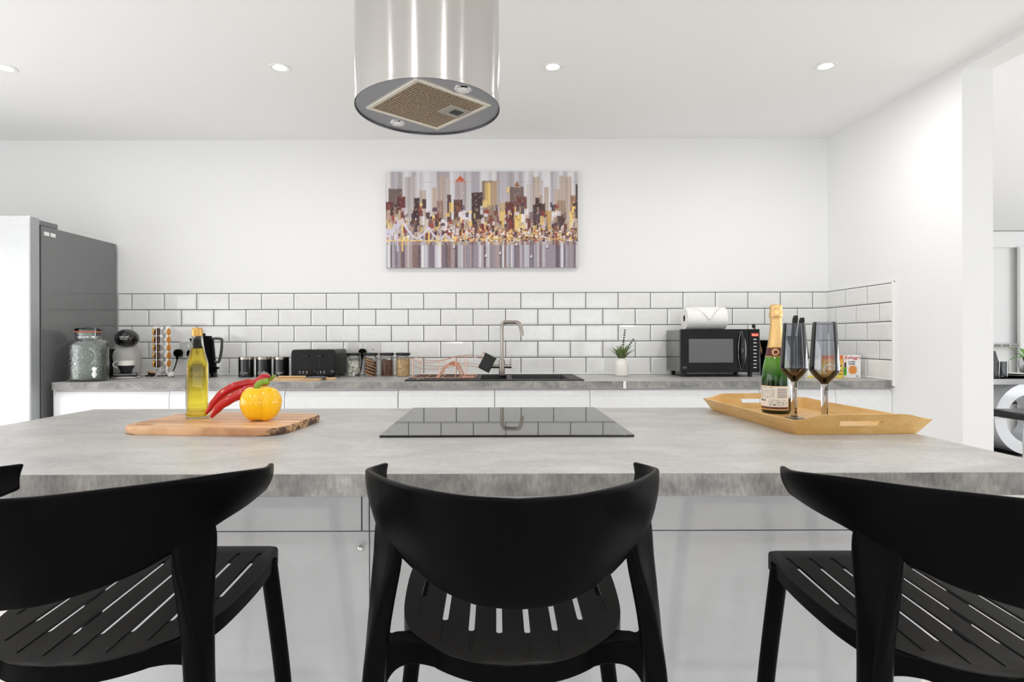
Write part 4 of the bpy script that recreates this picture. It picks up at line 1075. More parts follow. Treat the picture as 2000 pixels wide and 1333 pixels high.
# small vase of lavender
d = 3.43
t = thing('flower_vase', 'small cream vase with lavender sprigs left of the microwave', 'vase', base_at(1214, d))
bm = bm_new(); lathe(bm, [(0.032, 0), (0.038, 0.004), (0.041, 0.025), (0.041, 0.065), (0.036, 0.082), (0.027, 0.093), (0.026, 0.104), (0.0225, 0.105), (0.022, 0.09), (0.0001, 0.088)], seg=40); finish('pot', bm, M['ceramic'], t)
M['leaf'] = mat('grey green leaf', (108, 126, 78), 0.6, var=(30, 0.25)); M['lav'] = mat('dark lavender flower', (66, 66, 88), 0.8)
bm = bm_new(); rnd = random.Random(3)
for k in range(70):
    a = rnd.random()*2*PI; ln = rnd.uniform(0.05, 0.105); tilt = rnd.uniform(0.1, 0.75)
    dx, dy = math.cos(a)*math.sin(tilt), math.sin(a)*math.sin(tilt)*0.8; dz = math.cos(tilt)
    p0 = Vector((dx*0.015, dy*0.015, 0.098)); p1 = p0+Vector((dx, dy, dz))*ln*0.6; p2 = p0+Vector((dx*1.25, dy*1.25, dz*0.92))*ln
    tube(bm, [p0, p1, p2], [0.0016, 0.0028, 0.0004], 5, sc=(1.4, 0.5))
finish('foliage', bm, M['leaf'], t)
for k, (ex, ez, sx_) in enumerate((((1219-1214)*d/F+0.005, 0.268, 1), ((1237-1214)*d/F, 0.215, 1))):
    bm = bm_new(); st_ = smooth_pts([(0, 0, 0.10), (ex*0.45, 0, 0.10+(ez-0.10)*0.5), (ex, 0, ez)], 6)
    tube(bm, st_, 0.0011, 6)
    sm = finish('stem', bm, M['leaf'], t)
    bm = bm_new(); n_ = len(st_)
    for i in range(n_//2, n_):
        p = Vector(st_[i])
        for j in range(5): blob(bm, p+Vector((0.0035*math.cos(j*1.3+i), 0.0035*math.sin(j*1.3+i), 0.001*j)), 0.0026, 0.0026, 0.0034, 6, 5)
    finish('flower_spike', bm, M['lav'], sm)

# microwave
mf, mb = 3.31, 3.59
ax, bx_ = X(1329.5, mf), X(1484, mf)
zt_, zb_ = EYE-(643.5-662)/F*mf, EYE-(728-662)/F*mf
t = thing('microwave', 'black microwave oven on the worktop with a kitchen roll on top', 'microwave', ((ax+bx_)/2, (mf+mb)/2, WT))
hw, hd = (bx_-ax)/2, (mb-mf)/2; z0m, z1m = zb_-WT, zt_-WT
M['mwside'] = mat('glossy black lacquered case', (34, 34, 36), 0.08, coat=0.8)
bm = bm_new(); box(bm, -hw, hw, -hd+0.022, hd, z0m+0.002, z1m-0.003, 0.003, 2); finish('case', bm, M['mwside'], t)
split = X(1463, mf)-t.location.x
bm = bm_new(); box(bm, -hw, split-0.001, -hd, -hd+0.021, z0m, z1m, 0.0025, 2); dr = finish('door', bm, mat('satin black door', (22, 22, 24), 0.25, spec=0.3), t)
bm = bm_new(); box(bm, X(1345.5, mf)-t.location.x, X(1432, mf)-t.location.x, -hd-0.0008, -hd+0.003, EYE-(709-662)/F*mf-WT, EYE-(662.5-662)/F*mf-WT, 0.001, 1); finish('door_window', bm, mat('grey microwave window', (104, 104, 106), 0.2), dr)
bm = bm_new(); hx = X(1447.5, mf)-t.location.x; zm = (z0m+z1m)/2; hh = (z1m-z0m)/2*0.90
pts = smooth_pts([(hx, -hd-0.002, zm-hh), (hx, -hd-0.022, zm-hh*0.6), (hx, -hd-0.030, zm), (hx, -hd-0.022, zm+hh*0.6), (hx, -hd-0.002, zm+hh)], 6); n_ = len(pts)
tube(bm, pts, [0.004+0.009*math.sin(PI*i/(n_-1)) for i in range(n_)], 16, sc=(1.0, 0.7)); hd_ = finish('handle', bm, M['gblack'], dr)
for s in (-1, 1):
    bm = bm_new(); pts = smooth_pts([(hx+s*0.003, -hd-0.003, zm-hh), (hx+s*0.017, -hd-0.012, zm-hh*0.5), (hx+s*0.021, -hd-0.014, zm), (hx+s*0.017, -hd-0.012, zm+hh*0.5), (hx+s*0.003, -hd-0.003, zm+hh)], 6)
    tube(bm, pts, 0.0016, 8); finish('chrome_trim', bm, M['chrome'], hd_)
bm = bm_new(); box(bm, split+0.001, hw, -hd, -hd+0.021, z0m, z1m, 0.0025, 2); cpn = finish('control_panel', bm, mat('gloss black control panel', (14, 13, 14), 0.2, spec=0.3), t)
pcx = X(1474.5, mf)-t.location.x
def mz(py): return EYE-(py-661.5)/F*mf-WT
bm = bm_new(); box(bm, pcx-0.022, pcx+0.022, -hd-0.0006, -hd+0.002, mz(657.5), mz(650.5)); finish('display', bm, mat('dark red display', (90, 16, 12), 0.2, emit=((200, 30, 20), 0.12)), cpn)
text('display_digits', '00:00', 0.019, (pcx, -hd-0.0010, mz(656.5)), mat('lit red digits', (255, 120, 100), 0.4, emit=((255, 110, 90), 1.6)), cpn, align='CENTER', xs=0.85, bold=0.0004)
for k in range(9):
    bm = bm_new(); zz = mz(663+k*6.9); box(bm, pcx-0.009, pcx+0.009, -hd-0.0008, -hd+0.001, zz-0.0022, zz+0.0022); finish('button_mark', bm, M['ink'], cpn)
bm = bm_new(); box(bm, X(1333, mf)-t.location.x, X(1341, mf)-t.location.x, -hd-0.0005, -hd+0.001, mz(720), mz(716)); finish('badge', bm, mat('grey badge', (84, 84, 88), 0.4), dr)
bm = bm_new()
for i in range(9):
    for j in range(8): box(bm, -hw-0.0008, -hw+0.001, -hd+0.05+j*0.025, -hd+0.068+j*0.025, z0m+0.015+i*0.0085, z0m+0.0185+i*0.0085)
finish('side_vents', bm, M['gblack'], t)
for x_ in (-hw+0.03, hw-0.04):
    for y_ in (-hd+0.04, hd-0.04):
        bm = bm_new(); lathe(bm, [(0.011, 0.0002), (0.014, z0m+0.003)], (x_, y_, 0), 16); finish('foot', bm, M['gblack'], t)
mwloc = t.location.copy(); mwtop = WT+z1m

# kitchen roll
ax, bx_ = X(1345, 3.34), X(1424.5, 3.34); rr2 = 0.066
t = thing('kitchen_roll', 'white kitchen roll with a folded point lying on the microwave', 'kitchen roll', ((ax+bx_)/2, 3.42, mwtop+rr2+0.0))
hl = (bx_-ax)/2; M['paper'] = mat('white tissue paper', (244, 243, 240), 0.85, spec=0.1, bump=(160, 0.25))
bm = bm_new(); lathe(bm, [(0.020, -hl), (rr2-0.002, -hl), (rr2, -hl+0.002), (rr2, hl-0.002), (rr2-0.002, hl), (0.020, hl), (0.020, -hl)], seg=56, axis='X', cap0=False, cap1=False); finish('paper', bm, M['paper'], t)
bm = bm_new(); lathe(bm, [(0.0195, -hl+0.001), (0.0195, hl-0.001), (0.0182, hl-0.001), (0.0182, -hl+0.001), (0.0195, -hl+0.001)], seg=32, axis='X', cap0=False, cap1=False); finish('card_tube', bm, mat('brown card tube', (120, 104, 84), 0.8), t)
bm = bm_new(); n_ = 12; v_ = []
for i in range(n_+1):      # pointed end sheet folded over the front
    s = i/n_; a = math.radians(95)+math.radians(95)*s; w_ = hl*0.86*(1-s)+0.0
    r_ = rr2+0.0015+0.004*s
    v_.append([(0.008+x_*w_, r_*math.cos(a), r_*math.sin(a)) for x_ in (-1, -0.5, 0, 0.5, 1)])
    if i == n_: v_[-1] = [(0.008+x_*0.002, r_*math.cos(a), r_*math.sin(a)) for x_ in (-1, -0.5, 0, 0.5, 1)]
rings(bm, v_, False, False, closed=False); o = finish('folded_point', bm, M['paper'], t); md = o.modifiers.new('thick', 'SOLIDIFY'); md.thickness = 0.0012

# utensil pot with long tool, knife block
d = 3.46
t = thing('utensil_pot', 'black utensil pot mostly hidden behind the champagne bottle', 'utensil holder', base_at(1497, d))
bm = bm_new(); lathe(bm, [(0.030, 0), (0.033, 0.003), (0.036, 0.21), (0.0335, 0.21), (0.031, 0.02), (0.0001, 0.018)], seg=36); finish('pot', bm, M['black'], t)
t = thing('salad_server', 'brown wooden spoon with black knob end leaning out of the black pot', 'utensil', (X(1497, d), d, WT+0.1))
e1 = P(1473, 640, d-0.02); o_ = t.location
bm = bm_new(); tube(bm, [(0.005, 0, -0.07), tuple(Vector((e1.x, e1.y, e1.z))-o_)], 0.006, 12); finish('shaft', bm, mat('brown wood shaft', (150, 112, 70), 0.45), t)
e2 = P(1472, 637, d-0.02)-o_
bm = bm_new(); blob(bm, tuple(e2), 0.011, 0.011, 0.014, 18, 12); finish('knob', bm, M['gblack'], t)
d = 3.45
t = thing('knife_block', 'black knife block standing behind the wine glasses', 'knife block', base_at(1555, d))
bm = bm_new(); rings(bm, [[(x, -0.05, 0.0), (x, 0.07, 0.0), (x, 0.10, 0.19), (x, 0.0, 0.235)] for x in (-0.062, 0.062)]); finish('block', bm, M['black'], t)
kloc = t.location.copy()
for i, (px, py, lb) in enumerate(((1550.5, 617, 'black knife handle, tallest in the knife block'), (1563.5, 621, 'black knife handle, shorter one on the right of the block'))):
    kp = P(px, py, d+0.03)
    t = thing('kitchen_knife', lb, 'knife', (kp.x, kloc.y+0.045, kloc.z+0.210), group='knives in the black knife block')
    bm = bm_new(); h_ = kp.z-t.location.z
    rings(bm, [[(x, y-0.25*z, z) for x, y in rr(-w_, w_, -0.012, 0.012, 0.006, 3)] for z, w_ in ((0.003, 0.010), (h_*0.5, 0.0115), (h_*0.85, 0.014), (h_, 0.009))]); finish('handle', bm, M['mblack'], t)
    bm = bm_new(); box(bm, -0.001, 0.001, -0.010, 0.010, -0.14, 0.003); finish('blade', bm, M['chrome'], t)

# cereal boxes
def cereal(px0, px1, py0, d, seed, label, fn, txts, rz=0.0):
    a, b = X(px0, d), X(px1, d); top_ = EYE-(py0-661)/F*d-WT
    t = thing('cereal_box', label, 'cereal box', ((a+b)/2, d+0.018, WT), rz, group='small cereal boxes in the worktop corner')
    hw = (b-a)/2
    bm = bm_new(); box(bm, -hw, hw, -0.017, 0.017, 0.0003, top_); finish('carton', bm, mat('white carton', (240, 238, 234), 0.4), t, smooth=False)
    raster('printed_front', fn(), lambda u, v: ((u-0.5)*2*hw, -0.0175, 0.0005+v*(top_-0.001)), M['print'], t)
    for s_, sz_, x_, z_, m_, sh in txts: text('lettering', s_, sz_, (x_*hw, -0.0181, z_*top_), m_, t, align='CENTER', shear=sh, bold=0.0003)
    return t
RED = mat('red print', (204, 26, 46), 0.4)
def bowl(A, cx_, cy_, r, cols, rnd):
    H, W = A.shape[:2]
    for y in range(H):
        for x in range(W):
            q = math.hypot(x-cx_, y-cy_)
            if q < r: A[y, x] = rnd.choice(cols)
            elif q < r+2.2: A[y, x] = (250, 246, 240)
            elif q < r+3: A[y, x] = (190, 170, 150)
def flakes():
    r_ = random.Random(1); A = np.full((56, 44, 3), 244.0); A[:, :8] = (238, 214, 200)
    A[18:30, 2:7] = (60, 40, 30); A[30:50, 0:8] = (96, 170, 40); A[34:44, 2:6] = (60, 130, 30)
    bowl(A, 23, 36, 11, [(236, 150, 60), (222, 116, 50), (244, 190, 90), (206, 100, 46), (228, 160, 84)], r_); A[50:54, 32:38] = (150, 190, 176)
    return A
def honey():
    r_ = random.Random(2); A = np.full((56, 44, 3), (248, 206, 60), float); A[:10] = (226, 110, 40); A[10:20, :] = (240, 170, 60)
    bowl(A, 17, 36, 12, [(240, 190, 60), (214, 140, 40), (200, 110, 30), (250, 214, 110)], r_)
    for y in (24, 36, 46): A[y:y+4, 32:42] = (40, 26, 20)
    A[48:, :] = (236, 214, 70); return A
def cream():
    r_ = random.Random(4); A = np.full((50, 50, 3), (244, 240, 228), float)
    for i in range(120):
        x, y = r_.randint(0, 46), r_.randint(0, 30); A[y:y+2, x:x+3] = r_.choice([(150, 190, 150), (236, 226, 190), (220, 214, 206)])
    bowl(A, 22, 32, 11, [(130, 60, 60), (96, 50, 46), (180, 120, 110), (70, 34, 30)], r_); A[44:] = (226, 220, 110); return A
d = 3.22
cereal(1577, 1604, 702, d, 1, 'cream cereal box with dark pieces, leftmost of the three boxes', cream, [])
cereal(1605, 1646, 694, d, 2, 'yellow cereal box between the cream and the white box', honey, [], 0.0)
cereal(1647.5, 1681, 694, d, 3, 'white cereal box with red script and orange bowl, nearest the right wall', flakes,
       [("Kellogg's", 0.024, 0.02, 0.83, RED, 0.3), ('CORN', 0.013, -0.05, 0.67, mat('dark blue print', (50, 60, 90), 0.4), 0), ('FLAKES', 0.011, -0.05, 0.58, bpy.data.materials['dark blue print'], 0)])

# ================================================================ on the island
# chopping board
M['acacia'] = ramp_mat('acacia board', [(0.30, (150, 100, 70)), (0.42, (190, 138, 100)), (0.52, (216, 170, 128)), (0.66, (240, 208, 160))], 2.2, (1.0, 16, 1), 0.42, detail=8, dist=0.5, second=(40, (0.6, 8, 1), 0.08))
th = math.radians(-5.2); bc = Vector((-0.678, 1.465))
t = thing('chopping_board', 'acacia wood chopping board carrying the oil bottle and peppers', 'chopping board', (bc.x, bc.y, WT), th)
out = rr(-0.198, 0.196, -0.139, 0.139, 0.05, 8)
hole = [(-0.155+0.020*math.cos(a)*1.2, -0.095+0.012*math.sin(a)) for a in [2*PI*i/24 for i in range(24)]]
bm = bm_new(); prism(bm, out, 0.0004, 0.0185, 0.005, 3)
bm.normal_update()
for f in bm.faces:
    if f.normal.x > 0.35 and abs(f.normal.z) < 0.8: f.material_index = 1
M['bark'] = ramp_mat('dark and pale end grain', [(0.40, (70, 46, 34)), (0.50, (96, 62, 42)), (0.56, (206, 164, 116)), (0.66, (120, 78, 52))], 9, (1, 2, 3), 0.5)
o = finish('board', bm, [M['acacia'], M['bark']], t, wn=False)
cb = bm_new(); prism(cb, hole, -0.05, 0.05); bmesh.ops.recalc_face_normals(cb, faces=cb.faces); me = bpy.data.meshes.new('cut'); cb.to_mesh(me); cb.free()
cut = bpy.data.objects.new('cut', me); COL.objects.link(cut); cut.location = t.location; cut.rotation_euler = (0, 0, th)
md = o.modifiers.new('hole', 'BOOLEAN'); md.object = cut; md.solver = 'EXACT'
dg = bpy.context.evaluated_depsgraph_get(); dg.update(); ev = bpy.data.meshes.new_from_object(o.evaluated_get(dg)); o.modifiers.clear(); o.data = ev
bpy.data.objects.remove(cut); ev.set_sharp_from_angle(angle=math.radians(32))
BT = WT+0.0186

# oil bottle
d = 1.50; q = d/F
def bz(py): return EYE-(py-(664.6))/F*d-BT
t = thing('oil_bottle', 'square shouldered glass bottle of golden oil standing on the chopping board', 'oil bottle', (X(385.5, d), d, BT), math.radians(26))
t.scale = (0.96, 0.96, 1)
sup = [3.2, 3.2, 3.6, 4.5, 4.5, 4.5, 4.0, 3.2, 2.6, 2.1, 2, 2, 2, 2]
prof = [(0.0245, 0.0), (0.0275, 0.003), (0.0285, 0.012), (0.0265, 0.019), (0.0258, 0.026), (0.0258, bz(720)), (0.0256, bz(711)), (0.0228, bz(702)), (0.0180, bz(690)), (0.0150, bz(677)), (0.0135, bz(668)), (0.0125, bz(660)), (0.0122, bz(657)), (0.0122, bz(656))]
M['oilglass'] = thin('bottle glass', (248, 251, 246), 1.45, 0.02, boost=0.7)
bm = bm_new(); lathe(bm, [(r+0.0012, z) for r, z in prof], seg=64, sup=sup, cap1=False); finish('glass', bm, M['oilglass'], t, angle=50)
oilm = bpy.data.materials.new('golden oil'); oilm.use_nodes = True; nt = oilm.node_tree; nt.nodes.clear()
out_ = nt.nodes.new('ShaderNodeOutputMaterial'); rf = nt.nodes.new('ShaderNodeBsdfGlass'); rf.inputs[0].default_value = lin((254, 238, 140)); rf.inputs['IOR'].default_value = 1.40; rf.inputs['Roughness'].default_value = 0.0
tr = nt.nodes.new('ShaderNodeBsdfTransparent'); tr.inputs[0].default_value = lin((254, 240, 150)); mx = nt.nodes.new('ShaderNodeMixShader'); mx.inputs[0].default_value = 0.5
nt.links.new(tr.outputs[0], mx.inputs[1]); nt.links.new(rf.outputs[0], mx.inputs[2]); nt.links.new(mx.outputs[0], out_.inputs[0])
oilp = [(0.021, 0.004), (0.0255, 0.006), (0.0268, 0.012), (0.0250, 0.019), (0.0245, 0.026), (0.0245, bz(720)), (0.0243, bz(711)), (0.0216, bz(702)), (0.0170, bz(690)), (0.0148, bz(681))]
bm = bm_new(); lathe(bm, oilp, seg=64, sup=sup[:10]); finish('oil', bm, oilm, t, angle=50)
bm = bm_new(); lathe(bm, [(0.0128, bz(657.5)), (0.0136, bz(656)), (0.0136, bz(645)), (0.0126, bz(643.6)), (0.0122, bz(643)), (0.0110, bz(641)), (0.0001, bz(641))], seg=40); finish('cap', bm, mat('golden screw cap', (206, 160, 86), 0.3, 0.4), t)
bm = bm_new(); lathe(bm, [(0.0139, bz(663)), (0.0142, bz(662)), (0.0134, bz(659)), (0.0130, bz(658.5))], seg=40, cap0=False, cap1=False); finish('collar', bm, M['oilglass'], t)
def lblarr():
    r_ = random.Random(8); A = np.full((60, 40, 3), 226.0)
    for y in range(3, 57, 4):
        for x in range(3, 37):
            if r_.random() < 0.55: A[y:y+2, x] = (90, 92, 100)
    A[12:24, 6:34] = (120, 140, 150); return A
raster('back_label', lblarr(), lambda u, v: (-0.0276-0.0, -0.019+u*0.038, 0.03+v*(bz(735)-0.03)), M['print'], t)

# yellow pepper
d = 1.445
t = thing('yellow_pepper', 'glossy yellow bell pepper with green stem on the chopping board', 'pepper', (X(509.5, d), d, BT), 0.5)
def pep(p):
    a = math.atan2(p.y, p.x); lob = 0.95+0.15*abs(math.cos(1.5*a+0.9))**0.8-0.09*math.exp(-((math.cos(1.5*a+0.9))/0.2)**2)
    rho = math.hypot(p.x, p.y); z = p.z
    prof_ = (1-0.20*max(0, -z)**1.5-0.10*max(0, z)**2)
    dip = 0.34*math.exp(-(rho/0.42)**2)*(1 if z > 0 else 0)+0.22*math.exp(-(rho/0.35)**2)*(-1 if z < 0 else 0)
    sq = 1/((abs(z)**3+rho**3)**(1/3))*0.5+0.5
    return Vector((p.x*lob*prof_*sq, p.y*lob*prof_*sq, (z*sq-dip)*(1-0.04*math.cos(3*a))))
bm = bm_new(); blob(bm, (0, 0, 0.0385), 0.0462, 0.0452, 0.0475, 72, 48, fn=pep)
zmin = min(v.co.z for v in bm.verts)
for v in bm.verts: v.co.z -= zmin
M['ypep'] = mat('glossy yellow skin', (255, 196, 0), 0.16, coat=0.35, var=(14, 0.10), sub=0.08)
finish('flesh', bm, M['ypep'], t, angle=80)
M['green'] = mat('fresh green stem', (128, 158, 48), 0.45, var=(60, 0.2))
bm = bm_new(); tube(bm, smooth_pts([(0, 0, 0.060), (-0.006, 0, 0.074), (-0.010, 0, 0.084), (-0.002, 0, 0.093), (0.018, -0.002, 0.098)], 5), [0.011]*2+[0.0075]*17+[0.0085]*2, 12)
for k in range(6):
    a = k*PI/3; tube(bm, [(0, 0, 0.066), (0.009*math.cos(a), 0.009*math.sin(a), 0.0695), (0.016*math.cos(a), 0.016*math.sin(a), 0.0745)], [0.006, 0.005, 0.001], 8)
finish('stem', bm, M['green'], t)
# two long red peppers
M['rpep'] = mat('glossy red skin', (186, 8, 12), 0.16, coat=0.35, var=(16, 0.18), sub=0.05)
def chili(label, pxs, ds, rads, stem):
    pts = [P(px, py, dd) for (px, py), dd in zip(pxs, ds)]
    o_ = Vector((pts[0].x, pts[0].y, BT))
    t = thing('red_pepper', label, 'pepper', tuple(o_), group='long red peppers leaning on the yellow pepper')
    loc_ = [tuple(p-o_)+(r,) for p, r in zip(pts, rads)]
    sm = smooth_pts(loc_, 6)
    bm = bm_new(); rs = [max(0.0006, p[3])*(1+0.05*math.sin(i*0.9)) for i, p in enumerate(sm)]
    tube(bm, [p[:3] for p in sm], rs, 20); 
    for v in bm.verts: v.co += v.co*0
    finish('flesh', bm, M['rpep'], t, angle=80)
    sp_ = [P(px, py, dd)-o_ for px, py, dd in stem]
    bm = bm_new(); s2 = smooth_pts([tuple(p) for p in sp_], 5); n_ = len(s2)
    tube(bm, s2, [0.0052*(1-0.55*i/(n_-1)) for i in range(n_)], 10); finish('stem', bm, M['green'], t)
    return t
chili('upper long red pepper with bulbous end above the yellow pepper', [(402.5, 809), (411, 797), (422, 782), (440, 766), (462, 755), (484, 750), (500, 748), (512, 744), (521, 742), (526, 743)], [1.484, 1.487, 1.492, 1.50, 1.505, 1.51, 1.51, 1.51, 1.51, 1.51], [.003, .0075, .010, .0115, .0125, .0120, .0110, .0165, .0165, .008], [(524, 743, 1.51), (530, 740, 1.508), (534, 736, 1.505), (538, 734, 1.503)])
chili('lower long red pepper with a pale scar, resting against the yellow pepper', [(412.5, 816), (420, 805), (432, 792), (449, 781), (468, 771), (486, 762), (499, 755)], [1.450, 1.452, 1.456, 1.460, 1.464, 1.468, 1.470], [.003, .0085, .0108, .0115, .012, .0118, .006], [(498, 756, 1.470), (502, 753.5, 1.470), (507, 752, 1.468)])

# champagne on the tray, wine glasses, tray
tr_o = Vector((0.678, 1.315)); u_ = Vector((0.2825, 0.0216)); u_.normalize(); v_ = Vector((-0.010, 0.457)); v_.normalize()
tw, tl = 0.2833, 0.457
tc_ = tr_o+u_*tw/2+v_*tl/2; rz = math.atan2(u_.y, u_.x)*0.6
t = thing('serving_tray', 'bamboo serving tray with flared sides and cut out handles', 'tray', (tc_.x, tc_.y, WT), rz)
M['bamboo'] = ramp_mat('bamboo', [(0.3, (206, 156, 88)), (0.5, (222, 176, 106)), (0.7, (234, 194, 128))], 3, (3, 1, 6), 0.4, detail=6, second=(30, (8, 1, 8), 0.06), coat=0.2)
a, b = tw/2, tl/2; fl = 0.022; T_ = 0.009
bm = bm_new(); box(bm, -a+0.001, a-0.001, -b+0.001, b-0.001, 0.0004, 0.0065); finish('base', bm, M['bamboo'], t, smooth=False)
def side(p0, p1, nrm, mid, name, handle=False):
    """a flared side between base corners p0 and p1; the rim rises to mid in the middle"""
    p0, p1, nrm = Vector(p0), Vector(p1), Vector(nrm); n = 40; L = (p1-p0).length; dr_ = (p1-p0).normalized()
    bm = bm_new(); G = []
    hw_, hz0, hz1 = 0.045, 0.021, 0.033
    def rim(s): 
        e = min(s, 1-s); k = min(1, max(0, (e-0.02)/0.22)); return 0.036+mid*(k*k*(3-2*k))
    def pt(s, zf, inn):
        h = rim(s); z = zf if zf is not None else h
        off = fl*z/0.036; ex = fl*z/0.036
        q = p0+dr_*(s*L)+nrm*off+dr_*((s-0.5)*2*ex)
        q = q-nrm*(T_ if inn else 0)
        if inn: q = q-dr_*((s-0.5)*2*T_)
        return (q.x, q.y, z)
    ss = [i/n for i in range(n+1)]
    if handle:
        s0, s1 = 0.5-hw_/L, 0.5+hw_/L
        ss = sorted(set([x for x in ss if abs(x-s0) > 0.01 and abs(x-s1) > 0.01]+[s0, s1]))
    zs = [0.0004, hz0, hz1, None] if handle else [0.0004, 0.02, None]
    vo_ = [[bm.verts.new(pt(s, z, False)) for s in ss] for z in zs]; vi_ = [[bm.verts.new(pt(s, z, True)) for s in ss] for z in zs]
    K_ = len(zs)
    hole_ = lambda i, k: handle and k == 1 and ss[i] >= s0-1e-6 and ss[i+1] <= s1+1e-6
    for k in range(K_-1):
        for i in range(len(ss)-1):
            if hole_(i, k):
                for kk_ in (1, 2): bm.faces.new((vo_[kk_][i], vo_[kk_][i+1], vi_[kk_][i+1], vi_[kk_][i]))
                if i == 0 or not hole_(i-1, k): bm.faces.new((vo_[1][i], vo_[2][i], vi_[2][i], vi_[1][i]))
                if i == len(ss)-2 or not hole_(i+1, k): bm.faces.new((vo_[1][i+1], vo_[2][i+1], vi_[2][i+1], vi_[1][i+1]))
                continue
            bm.faces.new((vo_[k][i], vo_[k][i+1], vo_[k+1][i+1], vo_[k+1][i])); bm.faces.new((vi_[k][i], vi_[k+1][i], vi_[k+1][i+1], vi_[k][i+1]))
    for i in range(len(ss)-1):
        bm.faces.new((vo_[-1][i], vo_[-1][i+1], vi_[-1][i+1], vi_[-1][i])); bm.faces.new((vo_[0][i], vi_[0][i], vi_[0][i+1], vo_[0][i+1]))
    for i in (0, len(ss)-1):
        for k in range(K_-1): bm.faces.new((vo_[k][i], vo_[k+1][i], vi_[k+1][i], vi_[k][i]))
    finish(name, bm, M['bamboo'], t, angle=25, wn=False)
side((-a, -b), (a, -b), (0, -1), 0.013, 'handle_side', True); side((a, b), (-a, b), (0, 1), 0.013, 'handle_side', True)
side((a, -b), (a, b), (1, 0), -0.002, 'long_side'); side((-a, b), (-a, -b), (-1, 0), -0.002, 'long_side')
TT = WT+0.0067

d = 1.665
def cz(py): return EYE-(py-661.3)/F*d-TT
t = thing('champagne_bottle', 'green champagne bottle with gold foil neck standing in the tray', 'champagne bottle', (X(1515.5, d), d, TT), -0.45)
R_ = 0.0425
M['cglass'] = mat('green bottle glass', (74, 140, 34), 0.06, coat=0.6)
nt = M['cglass'].node_tree; pb = nt.nodes['Principled BSDF']; tr = nt.nodes.new('ShaderNodeBsdfTransparent'); tr.inputs[0].default_value = lin((120, 190, 80)); mx = nt.nodes.new('ShaderNodeMixShader'); mx.inputs[0].default_value = 0.7
tc = nt.nodes.new('ShaderNodeTexCoord'); sp = nt.nodes.new('ShaderNodeSeparateXYZ'); cr = nt.nodes.new('ShaderNodeValToRGB'); mr = nt.nodes.new('ShaderNodeMapRange')
nz = nt.nodes.new('ShaderNodeTexNoise'); nz.inputs['Scale'].default_value = 40; ad = nt.nodes.new('ShaderNodeMath'); ad.operation = 'MULTIPLY_ADD'; ad.inputs[1].default_value = 0.02
nt.links.new(tc.outputs['Object'], sp.inputs[0]); nt.links.new(tc.outputs['Object'], nz.inputs['Vector']); nt.links.new(nz.outputs['Fac'], ad.inputs[0]); nt.links.new(sp.outputs[2], ad.inputs[2])
mr.inputs['From Min'].default_value = cz(748); mr.inputs['From Max'].default_value = cz(694); nt.links.new(ad.outputs[0], mr.inputs['Value']); nt.links.new(mr.outputs[0], cr.inputs[0])
e = cr.color_ramp.elements; e[0].position = 0.02; e[0].color = lin((10, 14, 6)); e[1].position = 0.42; e[1].color = lin((46, 104, 26)); e2_ = e.new(0.85); e2_.color = lin((104, 166, 44))
nt.links.new(cr.outputs[0], pb.inputs['Base Color'])
nt.links.new(tr.outputs[0], mx.inputs[1]); nt.links.new(pb.outputs[0], mx.inputs[2]); nt.links.new(mx.outputs[0], nt.nodes['Material Output'].inputs[0])
body = [(0.036, 0), (0.0405, 0.002), (R_, 0.008), (R_, cz(742)), (0.0408, cz(728)), (0.0375, cz(714)), (0.032, cz(700)), (0.0265, cz(690)), (0.0235, cz(684))]
bm = bm_new(); body = [(r*0.91, z) for r, z in body]; body.insert(4, (0.0408*0.91+0.0008, cz(735)))
lathe(bm, body, seg=64, cap1=False); finish('glass', bm, M['cglass'], t, angle=60)
bm = bm_new(); lathe(bm, [(0.034, 0.004), (0.0365, 0.008), (0.0365, cz(738.5)), (0.0001, cz(738.5))], seg=56); finish('wine', bm, mat('dark wine', (10, 16, 6), 0.08, coat=0.5), t)
fo = [(0.0240, cz(690.5)), (0.0235, cz(686)), (0.0222, cz(674)), (0.0186, cz(655)), (0.0162, cz(636)), (0.0158, cz(622)), (0.0178, cz(619)), (0.0182, cz(612)), (0.0166, cz(607)), (0.0172, cz(601)), (0.0168, cz(597)), (0.013, cz(595)), (0.0001, cz(594.5))]
foil = mat('gold foil', (232, 192, 132), 0.28, 0.85, bump=(260, 0.9))
bm = bm_new(); lathe(bm, smooth_pts(fo[:-1], 3)+[fo[-1]], seg=56, cap0=False); finish('foil', bm, foil, t, angle=70)
bm = bm_new(); lathe(bm, [(0.0284, cz(696.5)), (0.0272, cz(693)), (0.0250, cz(685)), (0.0237, cz(679.5))], seg=56, cap0=False, cap1=False); nb = finish('neck_band', bm, mat('dark red band', (92, 34, 36), 0.3), t)
for za, ra in ((697, 0.0286), (679, 0.0237)):
    bm = bm_new(); lathe(bm, [(ra+0.0002, cz(za)), (ra+0.0008, cz(za-0.7)), (ra-0.0004, cz(za-1.4))], seg=56, cap0=False, cap1=False); finish('band_edge', bm, mat('gold edge', (222, 186, 100), 0.3, 0.6), nb)
zc_ = cz(687.5)
bm = bm_new(); lathe(bm, [(0.0095, 0.0), (0.0098, -0.002), (0.0001, -0.003)], (-0.001, -0.0262, zc_), 28, axis='Y'); seal_ = finish('seal', bm, mat('gold seal', (226, 190, 128), 0.3, 0.5), t)
bm = bm_new(); lathe(bm, [(0.0055, -0.0027), (0.0052, -0.0038), (0.0001, -0.004)], (-0.001, -0.0262, zc_), 24, axis='Y'); finish('seal_centre', bm, mat('dark red wax', (110, 36, 40), 0.35), seal_)
